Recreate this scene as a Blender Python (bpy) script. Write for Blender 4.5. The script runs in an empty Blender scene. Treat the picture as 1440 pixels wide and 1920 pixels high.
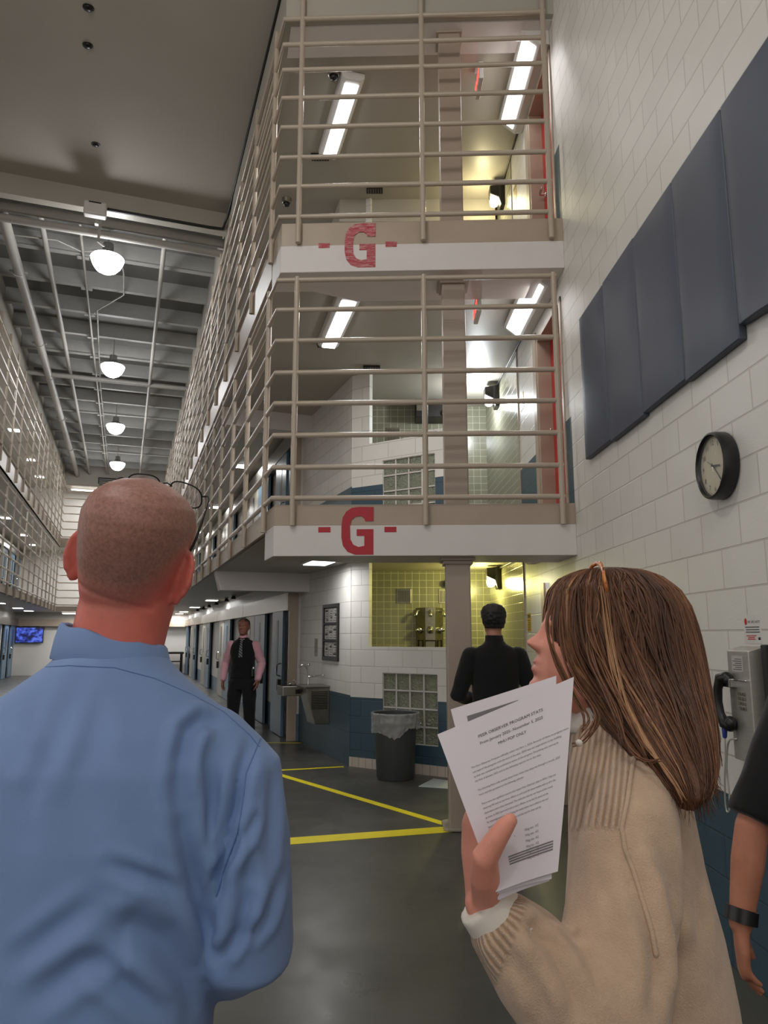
import bpy, bmesh, math, random
import numpy as np
from mathutils import Vector, Matrix, noise
from mathutils.bvhtree import BVHTree
random.seed(7)
SC = bpy.context.scene
COL = SC.collection
PI = math.pi

# ------------------------------------------------------------------ camera numbers
CAM_H = 1.60
PITCH = math.radians(9.6)
FPX = 1370.0

# ------------------------------------------------------------------ frames of the place
# hall frame: l across the hall (to the right), a along the hall, z up
TH = math.atan(484 / (FPX / math.cos(PITCH)))
EH = Vector((-math.sin(TH), math.cos(TH), 0))
NH = Vector((math.cos(TH), math.sin(TH), 0))
def hp(l, a, z=0.0):
    return NH * l + EH * a + Vector((0, 0, z))
HALL_ROT = TH                                    # z rotation that turns +x into NH
# line of the long wall on the right
def wall_x(y):
    return 1.717 - 0.0215 * (y - 3.585)
# face of the end gallery
FU = Vector((1, -0.036, 0)).normalized()
FN = Vector((-0.036, -1, 0)).normalized()
def fp(s, d, z):
    return Vector((0, 6.3, 0)) + FU * s + FN * d + Vector((0, 0, z))
# angled front of the shower
S0 = Vector((-0.43, 9.463, 0)); SU = Vector((1.189, -0.757, 0)).normalized(); SN = Vector((-0.757, -1.189, 0)).normalized()
def sp(t, d, z):
    return S0 + SU * t + SN * d + Vector((0, 0, z))

def srgb(r, g, b):
    def f(c):
        c /= 255.0
        return c / 12.92 if c <= 0.04045 else ((c + 0.055) / 1.055) ** 2.4
    return (f(r), f(g), f(b), 1.0)

# ------------------------------------------------------------------ mesh builder
class MB:
    def __init__(s):
        s.v = []; s.f = []; s.m = []
    def add(s, verts, faces, mat=0):
        n = len(s.v)
        s.v += [tuple(v) for v in verts]
        s.f += [tuple(i + n for i in f) for f in faces]
        s.m += [mat] * len(faces)
        return s
    def box8(s, p, mat=0):                       # p: 4 bottom corners (ccw) + 4 top corners
        return s.add(p, [(3, 2, 1, 0), (4, 5, 6, 7), (0, 1, 5, 4), (1, 2, 6, 5), (2, 3, 7, 6), (3, 0, 4, 7)], mat)
    def prism(s, poly, z0, z1, mat=0):           # plan polygon ccw
        n = len(poly)
        vs = [(p[0], p[1], z0) for p in poly] + [(p[0], p[1], z1) for p in poly]
        fs = [tuple(reversed(range(n))), tuple(range(n, 2 * n))]
        fs += [(i, (i + 1) % n, (i + 1) % n + n, i + n) for i in range(n)]
        return s.add(vs, fs, mat)
    def box(s, c, sz, rz=0.0, mat=0, M=None):
        x, y, z = sz[0] / 2, sz[1] / 2, sz[2] / 2
        P = [(-x, -y, -z), (x, -y, -z), (x, y, -z), (-x, y, -z), (-x, -y, z), (x, -y, z), (x, y, z), (-x, y, z)]
        R = M if M is not None else Matrix.Rotation(rz, 3, 'Z')
        return s.box8([R @ Vector(p) + Vector(c) for p in P], mat)
    def hbox(s, l0, l1, a0, a1, z0, z1, mat=0):  # box in the hall frame
        P = [hp(l0, a0, z0), hp(l1, a0, z0), hp(l1, a1, z0), hp(l0, a1, z0), hp(l0, a0, z1), hp(l1, a0, z1), hp(l1, a1, z1), hp(l0, a1, z1)]
        return s.box8(P, mat)
    def fbox(s, fr, a0, a1, d0, d1, z0, z1, mat=0):   # box in a wall frame fr(u, outward, z)
        P = [fr(a0, d1, z0), fr(a1, d1, z0), fr(a1, d0, z0), fr(a0, d0, z0), fr(a0, d1, z1), fr(a1, d1, z1), fr(a1, d0, z1), fr(a0, d0, z1)]
        return s.box8(P, mat)
    def tube(s, pts, rad, seg=10, up=(0, 0, 1), mat=0, cap='round', power=2.0):
        """closed tapered tube; rad is a number, a list, or a list of (side, up) pairs"""
        pts = [Vector(p) for p in pts]; n = len(pts)
        if not isinstance(rad, (list, tuple)): rad = [rad] * n
        R = [(r, r) if not isinstance(r, (list, tuple)) else r for r in rad]
        up = Vector(up).normalized(); rings = []
        tans = []
        for i in range(n):
            a = pts[max(0, i - 1)]; b = pts[min(n - 1, i + 1)]
            t = (b - a); tans.append(t.normalized() if t.length > 1e-9 else Vector((0, 0, 1)))
        if abs(tans[0].dot(up)) > 0.95: up = Vector((1, 0, 0)) if abs(tans[0].x) < 0.9 else Vector((0, 1, 0))
        u = up
        P2, R2, T2 = [], [], []
        if cap == 'round':
            r = max(R[0]) * 0.9
            for k in (0.98, 0.75, 0.4):
                P2.append(pts[0] - tans[0] * r * k); q = math.sqrt(1 - k * k); R2.append((R[0][0] * q, R[0][1] * q)); T2.append(tans[0])
        P2 += pts; R2 += R; T2 += tans
        if cap == 'round':
            r = max(R[-1]) * 0.9
            for k in (0.4, 0.75, 0.98):
                P2.append(pts[-1] + tans[-1] * r * k); q = math.sqrt(1 - k * k); R2.append((R[-1][0] * q, R[-1][1] * q)); T2.append(tans[-1])
        vs = []
        for p, rr, t in zip(P2, R2, T2):
            sd = t.cross(u)
            if sd.length < 1e-6: sd = t.orthogonal()
            sd.normalize(); u = sd.cross(t).normalized()
            for k in range(seg):
                an = 2 * PI * k / seg
                cx, sx = math.cos(an), math.sin(an)
                if power != 2.0:
                    cx = math.copysign(abs(cx) ** (2 / power), cx); sx = math.copysign(abs(sx) ** (2 / power), sx)
                vs.append(p + sd * cx * rr[0] + u * sx * rr[1])
        fs = []
        m = len(P2)
        for i in range(m - 1):
            for k in range(seg):
                k2 = (k + 1) % seg
                fs.append((i * seg + k, i * seg + k2, (i + 1) * seg + k2, (i + 1) * seg + k))
        fs.append(tuple(reversed(range(seg)))); fs.append(tuple((m - 1) * seg + k for k in range(seg)))
        return s.add(vs, fs, mat)
    def rings(s, rings, mat=0, cap=True):        # rings: lists of equal length, closed loops
        n = len(rings[0]); vs = [p for r in rings for p in r]; fs = []
        for i in range(len(rings) - 1):
            for k in range(n):
                k2 = (k + 1) % n
                fs.append((i * n + k, i * n + k2, (i + 1) * n + k2, (i + 1) * n + k))
        if cap:
            fs.append(tuple(reversed(range(n)))); fs.append(tuple((len(rings) - 1) * n + k for k in range(n)))
        return s.add(vs, fs, mat)
    def stack(s, secs, seg=40, mat=0, power=2.2, cap=True):   # horizontal elliptical sections (x, y, z, rx, ry[, yaw])
        rr = []
        for q in secs:
            x, y, z, rx, ry = q[:5]; yaw = q[5] if len(q) > 5 else 0
            c, sn = math.cos(yaw), math.sin(yaw); r = []
            for k in range(seg):
                an = 2 * PI * k / seg; a, b = math.cos(an), math.sin(an)
                a = math.copysign(abs(a) ** (2 / power), a) * rx; b = math.copysign(abs(b) ** (2 / power), b) * ry
                r.append((x + a * c - b * sn, y + a * sn + b * c, z))
            rr.append(r)
        return s.rings(rr, mat, cap)
    def lathe(s, prof, M=None, seg=32, mat=0, cap=True):   # prof (r, h) about local z
        M = M or Matrix.Identity(4); vs = []; n = len(prof)
        for r, h in prof:
            for k in range(seg):
                an = 2 * PI * k / seg
                vs.append(M @ Vector((r * math.cos(an), r * math.sin(an), h)))
        fs = []
        for i in range(n - 1):
            for k in range(seg):
                k2 = (k + 1) % seg
                fs.append((i * seg + k, i * seg + k2, (i + 1) * seg + k2, (i + 1) * seg + k))
        if cap and prof[0][0] > 1e-6: fs.append(tuple(reversed(range(seg))))
        if cap and prof[-1][0] > 1e-6: fs.append(tuple((n - 1) * seg + k for k in range(seg)))
        return s.add(vs, fs, mat)
    def sphere(s, c, r, seg=16, mat=0, M=None):
        rr = r if isinstance(r, (tuple, list)) else (r, r, r); h = seg // 2; vs = []; fs = []
        R = M or Matrix.Identity(3)
        for i in range(h + 1):
            p = PI * i / h
            for k in range(seg):
                a = 2 * PI * k / seg
                vs.append(R @ Vector((rr[0] * math.sin(p) * math.cos(a), rr[1] * math.sin(p) * math.sin(a), rr[2] * math.cos(p))) + Vector(c))
        for i in range(h):
            for k in range(seg):
                k2 = (k + 1) % seg
                fs.append((i * seg + k, (i + 1) * seg + k, (i + 1) * seg + k2, i * seg + k2))
        return s.add(vs, fs, mat)
    def mb(s, o, T=None):
        vs = [T @ Vector(v) for v in o.v] if T is not None else o.v
        n = len(s.v); s.v += [tuple(v) for v in vs]; s.f += [tuple(i + n for i in f) for f in o.f]; s.m += o.m
        return s
    def mesh(s, name):
        me = bpy.data.meshes.new(name); me.from_pydata(s.v, [], s.f); me.update()
        if any(s.m): me.polygons.foreach_set('material_index', s.m)
        return me

def box_uv(me):
    uv = me.uv_layers.new(name='UVMap') if not me.uv_layers else me.uv_layers[0]
    vs = me.vertices
    for p in me.polygons:
        n = p.normal
        if abs(n.z) > 0.7:
            for li in p.loop_indices:
                c = vs[me.loops[li].vertex_index].co; uv.data[li].uv = (c.x, c.y)
        else:
            t = Vector((-n.y, n.x, 0)).normalized()
            if abs(t.x) > abs(t.y):
                if t.x < 0: t = -t
            elif t.y < 0: t = -t
            for li in p.loop_indices:
                c = vs[me.loops[li].vertex_index].co; uv.data[li].uv = (c.dot(t), c.z)

def link(name, me, mats, parent=None, smooth=False, uv=False, bevel=0.0, seg=2, fix=True):
    if fix:
        bm = bmesh.new(); bm.from_mesh(me); bmesh.ops.recalc_face_normals(bm, faces=bm.faces); bm.to_mesh(me); bm.free()
    o = bpy.data.objects.new(name, me); COL.objects.link(o)
    for m in (mats if isinstance(mats, (list, tuple)) else [mats]): me.materials.append(m)
    if smooth is True:
        me.polygons.foreach_set('use_smooth', [True] * len(me.polygons))
    elif smooth:
        me.polygons.foreach_set('use_smooth', [True] * len(me.polygons))
        me.set_sharp_from_angle(angle=math.radians(smooth))
    if uv: box_uv(me)
    if bevel:
        b = o.modifiers.new('bevel', 'BEVEL'); b.width = bevel; b.segments = seg; b.limit_method = 'ANGLE'; b.angle_limit = math.radians(40)
    if parent is not None:
        o.parent = parent
        o.matrix_parent_inverse = parent.matrix_basis.inverted()
    return o
def obj(name, mb, mats, parent=None, **k):
    return link(name, mb.mesh(name), mats, parent, **k)
def tag(o, label, cat, group=None):
    o['label'] = label; o['category'] = cat
    if group: o['group'] = group
    return o
def thing(name, label, cat, loc=(0, 0, 0), rz=0.0, group=None):
    o = bpy.data.objects.new(name, None); COL.objects.link(o); o.empty_display_size = 0.1
    o.location = loc; o.rotation_euler = (0, 0, rz)
    return tag(o, label, cat, group)
def struct(name, mb, mats, **k):
    o = obj(name, mb, mats, **k); o['kind'] = 'structure'; return o
def dup(root, label=None, loc=None, rz=None, group=None):
    r = root.copy(); COL.objects.link(r)
    if loc is not None: r.location = loc
    if rz is not None: r.rotation_euler = (0, 0, rz)
    if label: r['label'] = label
    if group: r['group'] = group
    for ch in list(root.children):
        c = ch.copy(); COL.objects.link(c); c.parent = r; c.matrix_parent_inverse = ch.matrix_parent_inverse.copy()
        for g in list(ch.children):
            d = g.copy(); COL.objects.link(d); d.parent = c; d.matrix_parent_inverse = g.matrix_parent_inverse.copy()
    return r

def evaluated_mesh(o):
    dg = bpy.context.evaluated_depsgraph_get(); dg.update()
    return bpy.data.meshes.new_from_object(o.evaluated_get(dg))
def remesh(mb, voxel, smooth=6, fac=0.5, name='skin'):
    me = mb.mesh('tmp')
    bm = bmesh.new(); bm.from_mesh(me); bmesh.ops.recalc_face_normals(bm, faces=bm.faces); bm.to_mesh(me); bm.free()
    o = bpy.data.objects.new('tmp', me); COL.objects.link(o)
    r = o.modifiers.new('r', 'REMESH'); r.mode = 'VOXEL'; r.voxel_size = voxel; r.adaptivity = 0
    if smooth:
        s = o.modifiers.new('s', 'SMOOTH'); s.factor = fac; s.iterations = smooth
    out = evaluated_mesh(o); out.name = name
    bpy.data.objects.remove(o); bpy.data.meshes.remove(me)
    return out
def text_mb(txt, size, align='LEFT', depth=0.0, spacing=1.0):
    cu = bpy.data.curves.new('t', 'FONT'); cu.body = txt; cu.size = size; cu.align_x = align; cu.extrude = depth; cu.space_character = spacing
    cu.resolution_u = 2
    o = bpy.data.objects.new('t', cu); COL.objects.link(o)
    me = evaluated_mesh(o)
    mb = MB(); mb.add([v.co.copy() for v in me.vertices], [tuple(p.vertices) for p in me.polygons])
    bpy.data.objects.remove(o); bpy.data.curves.remove(cu); bpy.data.meshes.remove(me)
    return mb
def ordinal(i):
    return ['first', 'second', 'third', 'fourth', 'fifth', 'sixth', 'seventh', 'eighth', 'ninth', 'tenth', 'eleventh', 'twelfth', 'thirteenth', 'fourteenth', 'fifteenth', 'sixteenth'][i]

# ------------------------------------------------------------------ materials
class NT:
    def __init__(s, name):
        s.m = bpy.data.materials.new(name); s.m.use_nodes = True; s.t = s.m.node_tree; s.n = s.t.nodes; s.l = s.t.links
        s.b = s.n['Principled BSDF']
    def node(s, typ, **k):
        n = s.n.new(typ)
        for a, b in k.items():
            if a.startswith('i_'):
                n.inputs[a[2:].replace('_', ' ')].default_value = b
            else: setattr(n, a, b)
        return n
    def link(s, a, ao, b, bi): s.l.new(a.outputs[ao], b.inputs[bi])
    def coord(s, kind='Object', scale=(1, 1, 1)):
        c = s.node('ShaderNodeTexCoord'); m = s.node('ShaderNodeMapping'); m.inputs['Scale'].default_value = scale
        s.link(c, kind, m, 'Vector'); return m
    def noise(s, mp, scale, detail=4, rough=0.6):
        n = s.node('ShaderNodeTexNoise'); n.inputs['Scale'].default_value = scale; n.inputs['Detail'].default_value = detail; n.inputs['Roughness'].default_value = rough
        s.link(mp, 'Vector', n, 'Vector'); return n
    def ramp(s, src, out, stops):
        r = s.node('ShaderNodeValToRGB')
        while len(r.color_ramp.elements) < len(stops): r.color_ramp.elements.new(0.5)
        for e, (p, c) in zip(r.color_ramp.elements, stops): e.position = p; e.color = c
        s.link(src, out, r, 'Fac'); return r
    def bump(s, src, out, strength=0.2, dist=0.01, prev=None):
        b = s.node('ShaderNodeBump'); b.inputs['Strength'].default_value = strength; b.inputs['Distance'].default_value = dist
        s.link(src, out, b, 'Height')
        if prev is not None: s.link(prev, 'Normal', b, 'Normal')
        s.link(b, 'Normal', s.b, 'Normal'); return b
def mat(name, col, rough=0.5, metal=0.0, var=0.06, vscale=8.0, bump=0.0, bscale=60.0, coat=0.0, spec=0.5, stretch=(1, 1, 1), sheen=0.0):
    t = NT(name); t.b.inputs['Roughness'].default_value = rough; t.b.inputs['Metallic'].default_value = metal
    t.b.inputs['Coat Weight'].default_value = coat; t.b.inputs['Specular IOR Level'].default_value = spec
    if sheen: t.b.inputs['Sheen Weight'].default_value = sheen
    mp = t.coord('Object', stretch); n = t.noise(mp, vscale)
    lo = tuple(c * (1 - var) for c in col[:3]) + (1,); hi = tuple(min(1, c * (1 + var)) for c in col[:3]) + (1,)
    r = t.ramp(n, 'Fac', [(0.3, lo), (0.7, hi)]); t.link(r, 'Color', t.b, 'Base Color')
    if bump:
        n2 = t.noise(mp, bscale, 3); t.bump(n2, 'Fac', bump, 0.004)
    return t.m
def mat_emit(name, col, strength, rough=0.4):
    t = NT(name); t.b.inputs['Base Color'].default_value = col; t.b.inputs['Roughness'].default_value = rough
    t.b.inputs['Emission Color'].default_value = col; t.b.inputs['Emission Strength'].default_value = strength
    return t.m
def mat_blocks(name, col, mortar, w=0.406, h=0.203, ms=0.006, offset=0.5, rough=0.5, bump=0.5, var=0.03, grain=0.25, coat=0.0, ramp_tiles=None):
    t = NT(name); t.b.inputs['Roughness'].default_value = rough; t.b.inputs['Coat Weight'].default_value = coat
    mp = t.coord('UV'); b = t.node('ShaderNodeTexBrick', offset=offset, squash=1.0)
    b.inputs['Scale'].default_value = 1.0; b.inputs['Mortar Size'].default_value = ms; b.inputs['Mortar Smooth'].default_value = 0.3
    b.inputs['Brick Width'].default_value = w; b.inputs['Row Height'].default_value = h; b.inputs['Bias'].default_value = 0.0
    b.inputs['Color1'].default_value = tuple(c * (1 - var) for c in col[:3]) + (1,); b.inputs['Color2'].default_value = tuple(min(1, c * (1 + var)) for c in col[:3]) + (1,)
    b.inputs['Mortar'].default_value = mortar
    t.link(mp, 'Vector', b, 'Vector')
    n = t.noise(mp, 3.0, 5); mx = t.node('ShaderNodeMix', data_type='RGBA', blend_type='MULTIPLY'); mx.inputs['Factor'].default_value = 0.25
    r = t.ramp(n, 'Fac', [(0.3, (0.82, 0.82, 0.82, 1)), (0.7, (1, 1, 1, 1))])
    t.link(b, 'Color', mx, 6); t.link(r, 'Color', mx, 7); t.link(mx, 2, t.b, 'Base Color')
    inv = t.node('ShaderNodeMath', operation='SUBTRACT'); inv.inputs[0].default_value = 1.0; t.link(b, 'Fac', inv, 1)
    b1 = t.bump(inv, 'Value', bump, 0.01)
    if grain:
        n2 = t.noise(mp, 90.0, 3); t.bump(n2, 'Fac', grain, 0.004, b1)
    return t.m

M_CMU = mat_blocks('painted_block_white', srgb(226, 223, 217), srgb(202, 198, 190), grain=0.22, rough=0.42)
M_CMUB = mat_blocks('painted_block_blue', srgb(60, 84, 97), srgb(50, 71, 83), grain=0.22, rough=0.4)
M_TILE = mat_blocks('shower_tile', srgb(136, 135, 116), srgb(190, 187, 168), w=0.1045, h=0.1045, ms=0.0045, offset=0.0, rough=0.22, bump=0.3, var=0.05, grain=0.0)
M_TILEB = mat_blocks('tile_base', srgb(205, 192, 180), srgb(150, 140, 130), w=0.1, h=0.12, ms=0.004, offset=0.0, rough=0.3, bump=0.3, var=0.04, grain=0.0)
M_WHITE = mat('painted_plaster_white', srgb(208, 204, 199), 0.45, var=0.02, vscale=3, bump=0.05, bscale=120)
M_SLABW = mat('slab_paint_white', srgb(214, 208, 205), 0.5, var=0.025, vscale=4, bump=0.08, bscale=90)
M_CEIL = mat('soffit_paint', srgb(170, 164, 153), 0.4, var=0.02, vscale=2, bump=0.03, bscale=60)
M_CEILM = mat('main_ceiling_paint', srgb(182, 174, 163), 0.75, var=0.03, vscale=1.5, bump=0.06, bscale=200)
M_DECK = mat('roof_deck_paint', srgb(118, 117, 114), 0.7, var=0.05, vscale=2)
M_JOIST = mat('joist_paint', srgb(158, 156, 151), 0.6, var=0.04)
M_BEIGE = mat('rail_paint_beige', srgb(178, 164, 148), 0.33, var=0.03, vscale=5, bump=0.03, bscale=80)
M_CURB = mat('curb_paint_beige', srgb(170, 153, 136), 0.4, var=0.04, vscale=4, bump=0.04)
M_COLUMN = mat('column_paint', srgb(162, 146, 133), 0.38, var=0.04, vscale=3, bump=0.03)
M_STEEL = mat('brushed_steel', srgb(158, 155, 148), 0.33, 1.0, var=0.08, vscale=30, stretch=(1, 1, 14), bump=0.03)
M_STEELD = mat('worn_steel', srgb(150, 146, 134), 0.35, 1.0, var=0.15, vscale=9)
M_CHROME = mat('chrome', srgb(210, 210, 208), 0.12, 1.0, var=0.02)
M_BLACK = mat('black_plastic', srgb(22, 22, 23), 0.35, var=0.1)
M_DARKM = mat('dark_bronze_metal', srgb(34, 32, 30), 0.45, 0.3, var=0.1)
M_DOORB = mat('door_paint_blue', srgb(92, 116, 134), 0.35, var=0.05, vscale=4)
M_DOORT = mat('door_paint_tan', srgb(150, 144, 132), 0.35, var=0.05, vscale=4)
M_RED = mat('door_paint_red', srgb(186, 34, 34), 0.3, var=0.05, vscale=3)
M_LETTER = mat('letter_paint_red', srgb(172, 20, 38), 0.5, var=0.06, vscale=14)
M_YELLOW = mat('floor_tape_yellow', srgb(252, 234, 6), 0.5, var=0.05, vscale=10)
M_PAD = mat('vinyl_pad_slate', srgb(74, 80, 96), 0.5, var=0.04, vscale=3, bump=0.12, bscale=300)
M_PIPE = mat('pipe_paint', srgb(158, 154, 147), 0.5, var=0.04, vscale=3)
M_PAPER = mat('paper', srgb(214, 206, 212), 0.7, var=0.015, vscale=5)
M_PAPERD = mat('notice_paper', srgb(186, 182, 176), 0.7, var=0.05, vscale=20)
M_INK = mat('ink', srgb(62, 58, 62), 0.7, var=0.05)
M_INKG = mat('ink_grey', srgb(112, 108, 112), 0.7, var=0.05)
M_INKR = mat('ink_red', srgb(190, 30, 40), 0.6, var=0.05)
M_LENS = mat_emit('lamp_lens', (1.0, 0.97, 0.92, 1), 6.0)
M_LENSW = mat_emit('lamp_lens_cool', (0.93, 0.97, 1.0, 1), 9.0)
M_LENSY = mat_emit('lamp_lens_sodium', (1.0, 0.93, 0.55, 1), 16.0)
M_LENSB = mat_emit('high_bay_lens', (0.93, 0.97, 1.0, 1), 22.0)
M_LENSC = mat_emit('recessed_lens', (1.0, 0.97, 0.9, 1), 9.0)

def mat_floor():
    t = NT('sealed_concrete'); mp = t.coord('Object')
    n = t.noise(mp, 1.1, 8, 0.65); r = t.ramp(n, 'Fac', [(0.3, srgb(66, 66, 62)), (0.7, srgb(90, 89, 84))])
    n2 = t.noise(mp, 26.0, 2); r2 = t.ramp(n2, 'Fac', [(0.74, (1, 1, 1, 1)), (0.80, (1.2, 1.2, 1.18, 1))])
    mx = t.node('ShaderNodeMix', data_type='RGBA', blend_type='MULTIPLY'); mx.inputs['Factor'].default_value = 1.0
    t.link(r, 'Color', mx, 6); t.link(r2, 'Color', mx, 7); t.link(mx, 2, t.b, 'Base Color')
    n3 = t.noise(mp, 2.3, 6); rr = t.ramp(n3, 'Fac', [(0.3, (0.26, 0.26, 0.26, 1)), (0.7, (0.42, 0.42, 0.42, 1))])
    t.link(rr, 'Color', t.b, 'Roughness'); t.bump(t.noise(mp, 14, 5), 'Fac', 0.06, 0.01)
    return t.m
M_FLOOR = mat_floor()
def mat_faded():
    t = NT('letter_paint_faded'); t.b.inputs['Roughness'].default_value = 0.6; mp = t.coord('Object', (3, 3, 30))
    n = t.noise(mp, 5.0, 6, 0.75); r = t.ramp(n, 'Fac', [(0.46, srgb(168, 40, 56)), (0.62, srgb(196, 150, 148))]); t.link(r, 'Color', t.b, 'Base Color')
    return t.m
M_FADED = mat_faded()
def mat_glass_block():
    t = NT('glass_block'); t.b.inputs['Roughness'].default_value = 0.16; t.b.inputs['Base Color'].default_value = srgb(198, 204, 184)
    t.b.inputs['Transmission Weight'].default_value = 0.6; t.b.inputs['IOR'].default_value = 1.45
    mp = t.coord('Object'); w = t.noise(mp, 34.0, 2); t.bump(w, 'Fac', 1.0, 0.05)
    return t.m
M_GBLOCK = mat_glass_block()
def mat_clear(name, col, alpha, rough=0.1):
    t = NT(name); t.b.inputs['Base Color'].default_value = col; t.b.inputs['Roughness'].default_value = rough; t.b.inputs['Alpha'].default_value = alpha
    return t.m
M_BAG = mat_clear('bin_liner', srgb(205, 205, 205), 0.42, 0.2)
M_LENSGL = mat_clear('spectacle_lens', srgb(210, 210, 210), 0.3, 0.05)
# ================================================================== THE SETTING
FLZ = [0.0, 2.68, 5.36]          # walking levels
CZ = [2.54, 5.07, 7.62]          # soffit of each level
DECKZ = 8.50
# ---- floor
m = MB(); m.prism([(-20, -6), (6, -6), (6, 40), (-20, 40)], -0.2, 0.0)
floor = struct('floor', m, M_FLOOR)
def floor_line(p, q, w0, w1, label=None):
    p = Vector((p[0], p[1], 0)); q = Vector((q[0], q[1], 0)); d = (q - p).normalized(); s = Vector((-d.y, d.x, 0))
    m = MB(); m.prism([p - s * w0 / 2, q - s * w1 / 2, q + s * w1 / 2, p + s * w0 / 2], 0.0005, 0.002)
    return obj('floor_line', m, M_YELLOW, floor)
floor_line((-1.35, 5.95), (0.535, 6.475), 0.20, 0.175)
floor_line((-1.45, 9.21), (0.55, 6.62), 0.085, 0.085)
floor_line((-1.30, 9.18), (-0.50, 9.44), 0.06, 0.06)
floor_line((-1.85, 11.49), (-1.24, 11.47), 0.05, 0.05)

# ---- right wall
def rwp(m, y0, y1, z0, z1, mat=0, i=0.0, o=0.3):
    P = [(wall_x(y0) + i, y0), (wall_x(y0) + o, y0), (wall_x(y1) + o, y1), (wall_x(y1) + i, y1)]
    return m.prism(P, z0, z1, mat)
m = MB(); DY0, DY1, DH = 6.42, 7.42, 2.06
rwp(m, -4, 6.25, 0, 0.825, 1); rwp(m, -4, 6.25, 0.825, 8.4, 0)
for y0, y1 in ((6.25, DY0), (DY1, 8.43)):
    for k in range(3):
        top = FLZ[k + 1] if k < 2 else 8.4
        rwp(m, y0, y1, FLZ[k], FLZ[k] + 0.84, 1); rwp(m, y0, y1, FLZ[k] + 0.84, top, 0)
for k in range(3):
    top = FLZ[k + 1] if k < 2 else 8.4
    rwp(m, DY0, DY1, FLZ[k] + DH, top, 0); rwp(m, DY0, DY1, FLZ[k], FLZ[k] + DH, 0, 0.2, 0.3)
struct('wall_right', m, [M_CMU, M_CMUB], uv=True)
m = MB(); rwp(m, 8.43, 10.95, 0, 8.4, 0); struct('wall_shower_side', m, M_TILE, uv=True)
m = MB(); rwp(m, 8.415, 8.445, 0, 2.54, 0, -0.012, 0.0); rwp(m, 8.415, 8.445, 2.68, 5.07, 0, -0.012, 0.0); rwp(m, 8.415, 8.445, 5.36, 7.62, 0, -0.012, 0); struct('trim_1', m, M_CURB)
for k in range(3):
    z = FLZ[k]; m = MB(); rwp(m, DY0, DY1, z, z + DH, 0, 0.13, 0.18)
    d = struct('door_%d' % (k + 1), m, M_RED if k else M_DOORT)
    m = MB()
    rwp(m, DY1 - 0.06, DY1, z, z + DH, 0, -0.012, 0.15); rwp(m, DY0, DY0 + 0.06, z, z + DH, 0, -0.012, 0.15); rwp(m, DY0, DY1, z + DH - 0.06, z + DH, 0, -0.012, 0.15)
    rwp(m, DY1, DY1 + 0.13, z, z + DH + 0.07, 0, -0.02, 0.0)
    obj('door_frame', m, M_CURB, d, bevel=0.004)
    hx = wall_x(7.3); m = MB()
    m.tube([(hx + 0.13, 7.28, z + 0.98), (hx + 0.06, 7.28, z + 0.98), (hx + 0.055, 7.16, z + 0.98)], 0.012, 8); m.sphere((hx + 0.125, 7.28, z + 0.98), (0.015, 0.03, 0.03))
    obj('door_handle', m, M_CHROME, d, smooth=40)

# ---- slabs of the galleries, their white front beams and beige kerbs
GAL = [(1.9, 6.27), (-0.955, 6.37), tuple(hp(1.2, 6.75))[:2], tuple(hp(1.2, 33.6))[:2], tuple(hp(4.6, 33.6))[:2], tuple(hp(4.6, 12))[:2], (1.9, 12.8)]
for k, nm in ((0, 'floor_gallery_middle'), (1, 'floor_gallery_top')):
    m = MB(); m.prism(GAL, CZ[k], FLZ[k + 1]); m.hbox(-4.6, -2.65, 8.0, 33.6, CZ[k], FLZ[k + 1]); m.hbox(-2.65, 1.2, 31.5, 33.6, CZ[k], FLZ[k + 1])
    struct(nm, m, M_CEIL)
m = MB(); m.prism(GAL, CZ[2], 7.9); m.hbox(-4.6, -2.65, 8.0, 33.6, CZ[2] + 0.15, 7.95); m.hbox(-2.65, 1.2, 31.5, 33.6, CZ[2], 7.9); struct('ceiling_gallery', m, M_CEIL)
BEAMZ = [(2.28, 2.55, 2.735), (4.93, 5.20, 5.43)]
beams = []
for k in range(2):
    z0, z1, z2 = BEAMZ[k]
    P = [(wall_x(6.24), 6.24), (-0.966, 6.335), tuple(hp(1.17, 6.72))[:2], tuple(hp(1.17, 6.72) + FU * 0.4)[:2], tuple(fp(0, -0.62, 0) - FU * 0.3)[:2], tuple(fp(wall_x(6.8) - 0.01, -0.62, 0))[:2]]
    m = MB(); m.prism(P, z0, z1); b = struct('trim_%d' % (k + 2), m, M_SLABW, bevel=0.006); beams.append(b)
    Q = [(wall_x(6.24), 6.245), (-0.963, 6.34), tuple(hp(1.172, 6.75))[:2], tuple(hp(1.25, 6.75))[:2], (-0.90, 6.42), (wall_x(6.3), 6.33)]
    m = MB(); m.prism(Q, z1, z2); m.hbox(1.165, 1.215, 6.72, 31.5, CZ[k], z2); struct('trim_%d' % (k + 4), m, M_CURB, bevel=0.004)
    m = MB(); m.hbox(-2.69, -2.64, 8.0, 31.5, CZ[k], z2); m.hbox(-2.65, 1.2, 31.46, 31.52, CZ[k], z2); struct('trim_%d' % (k + 6), m, M_CURB)
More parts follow.
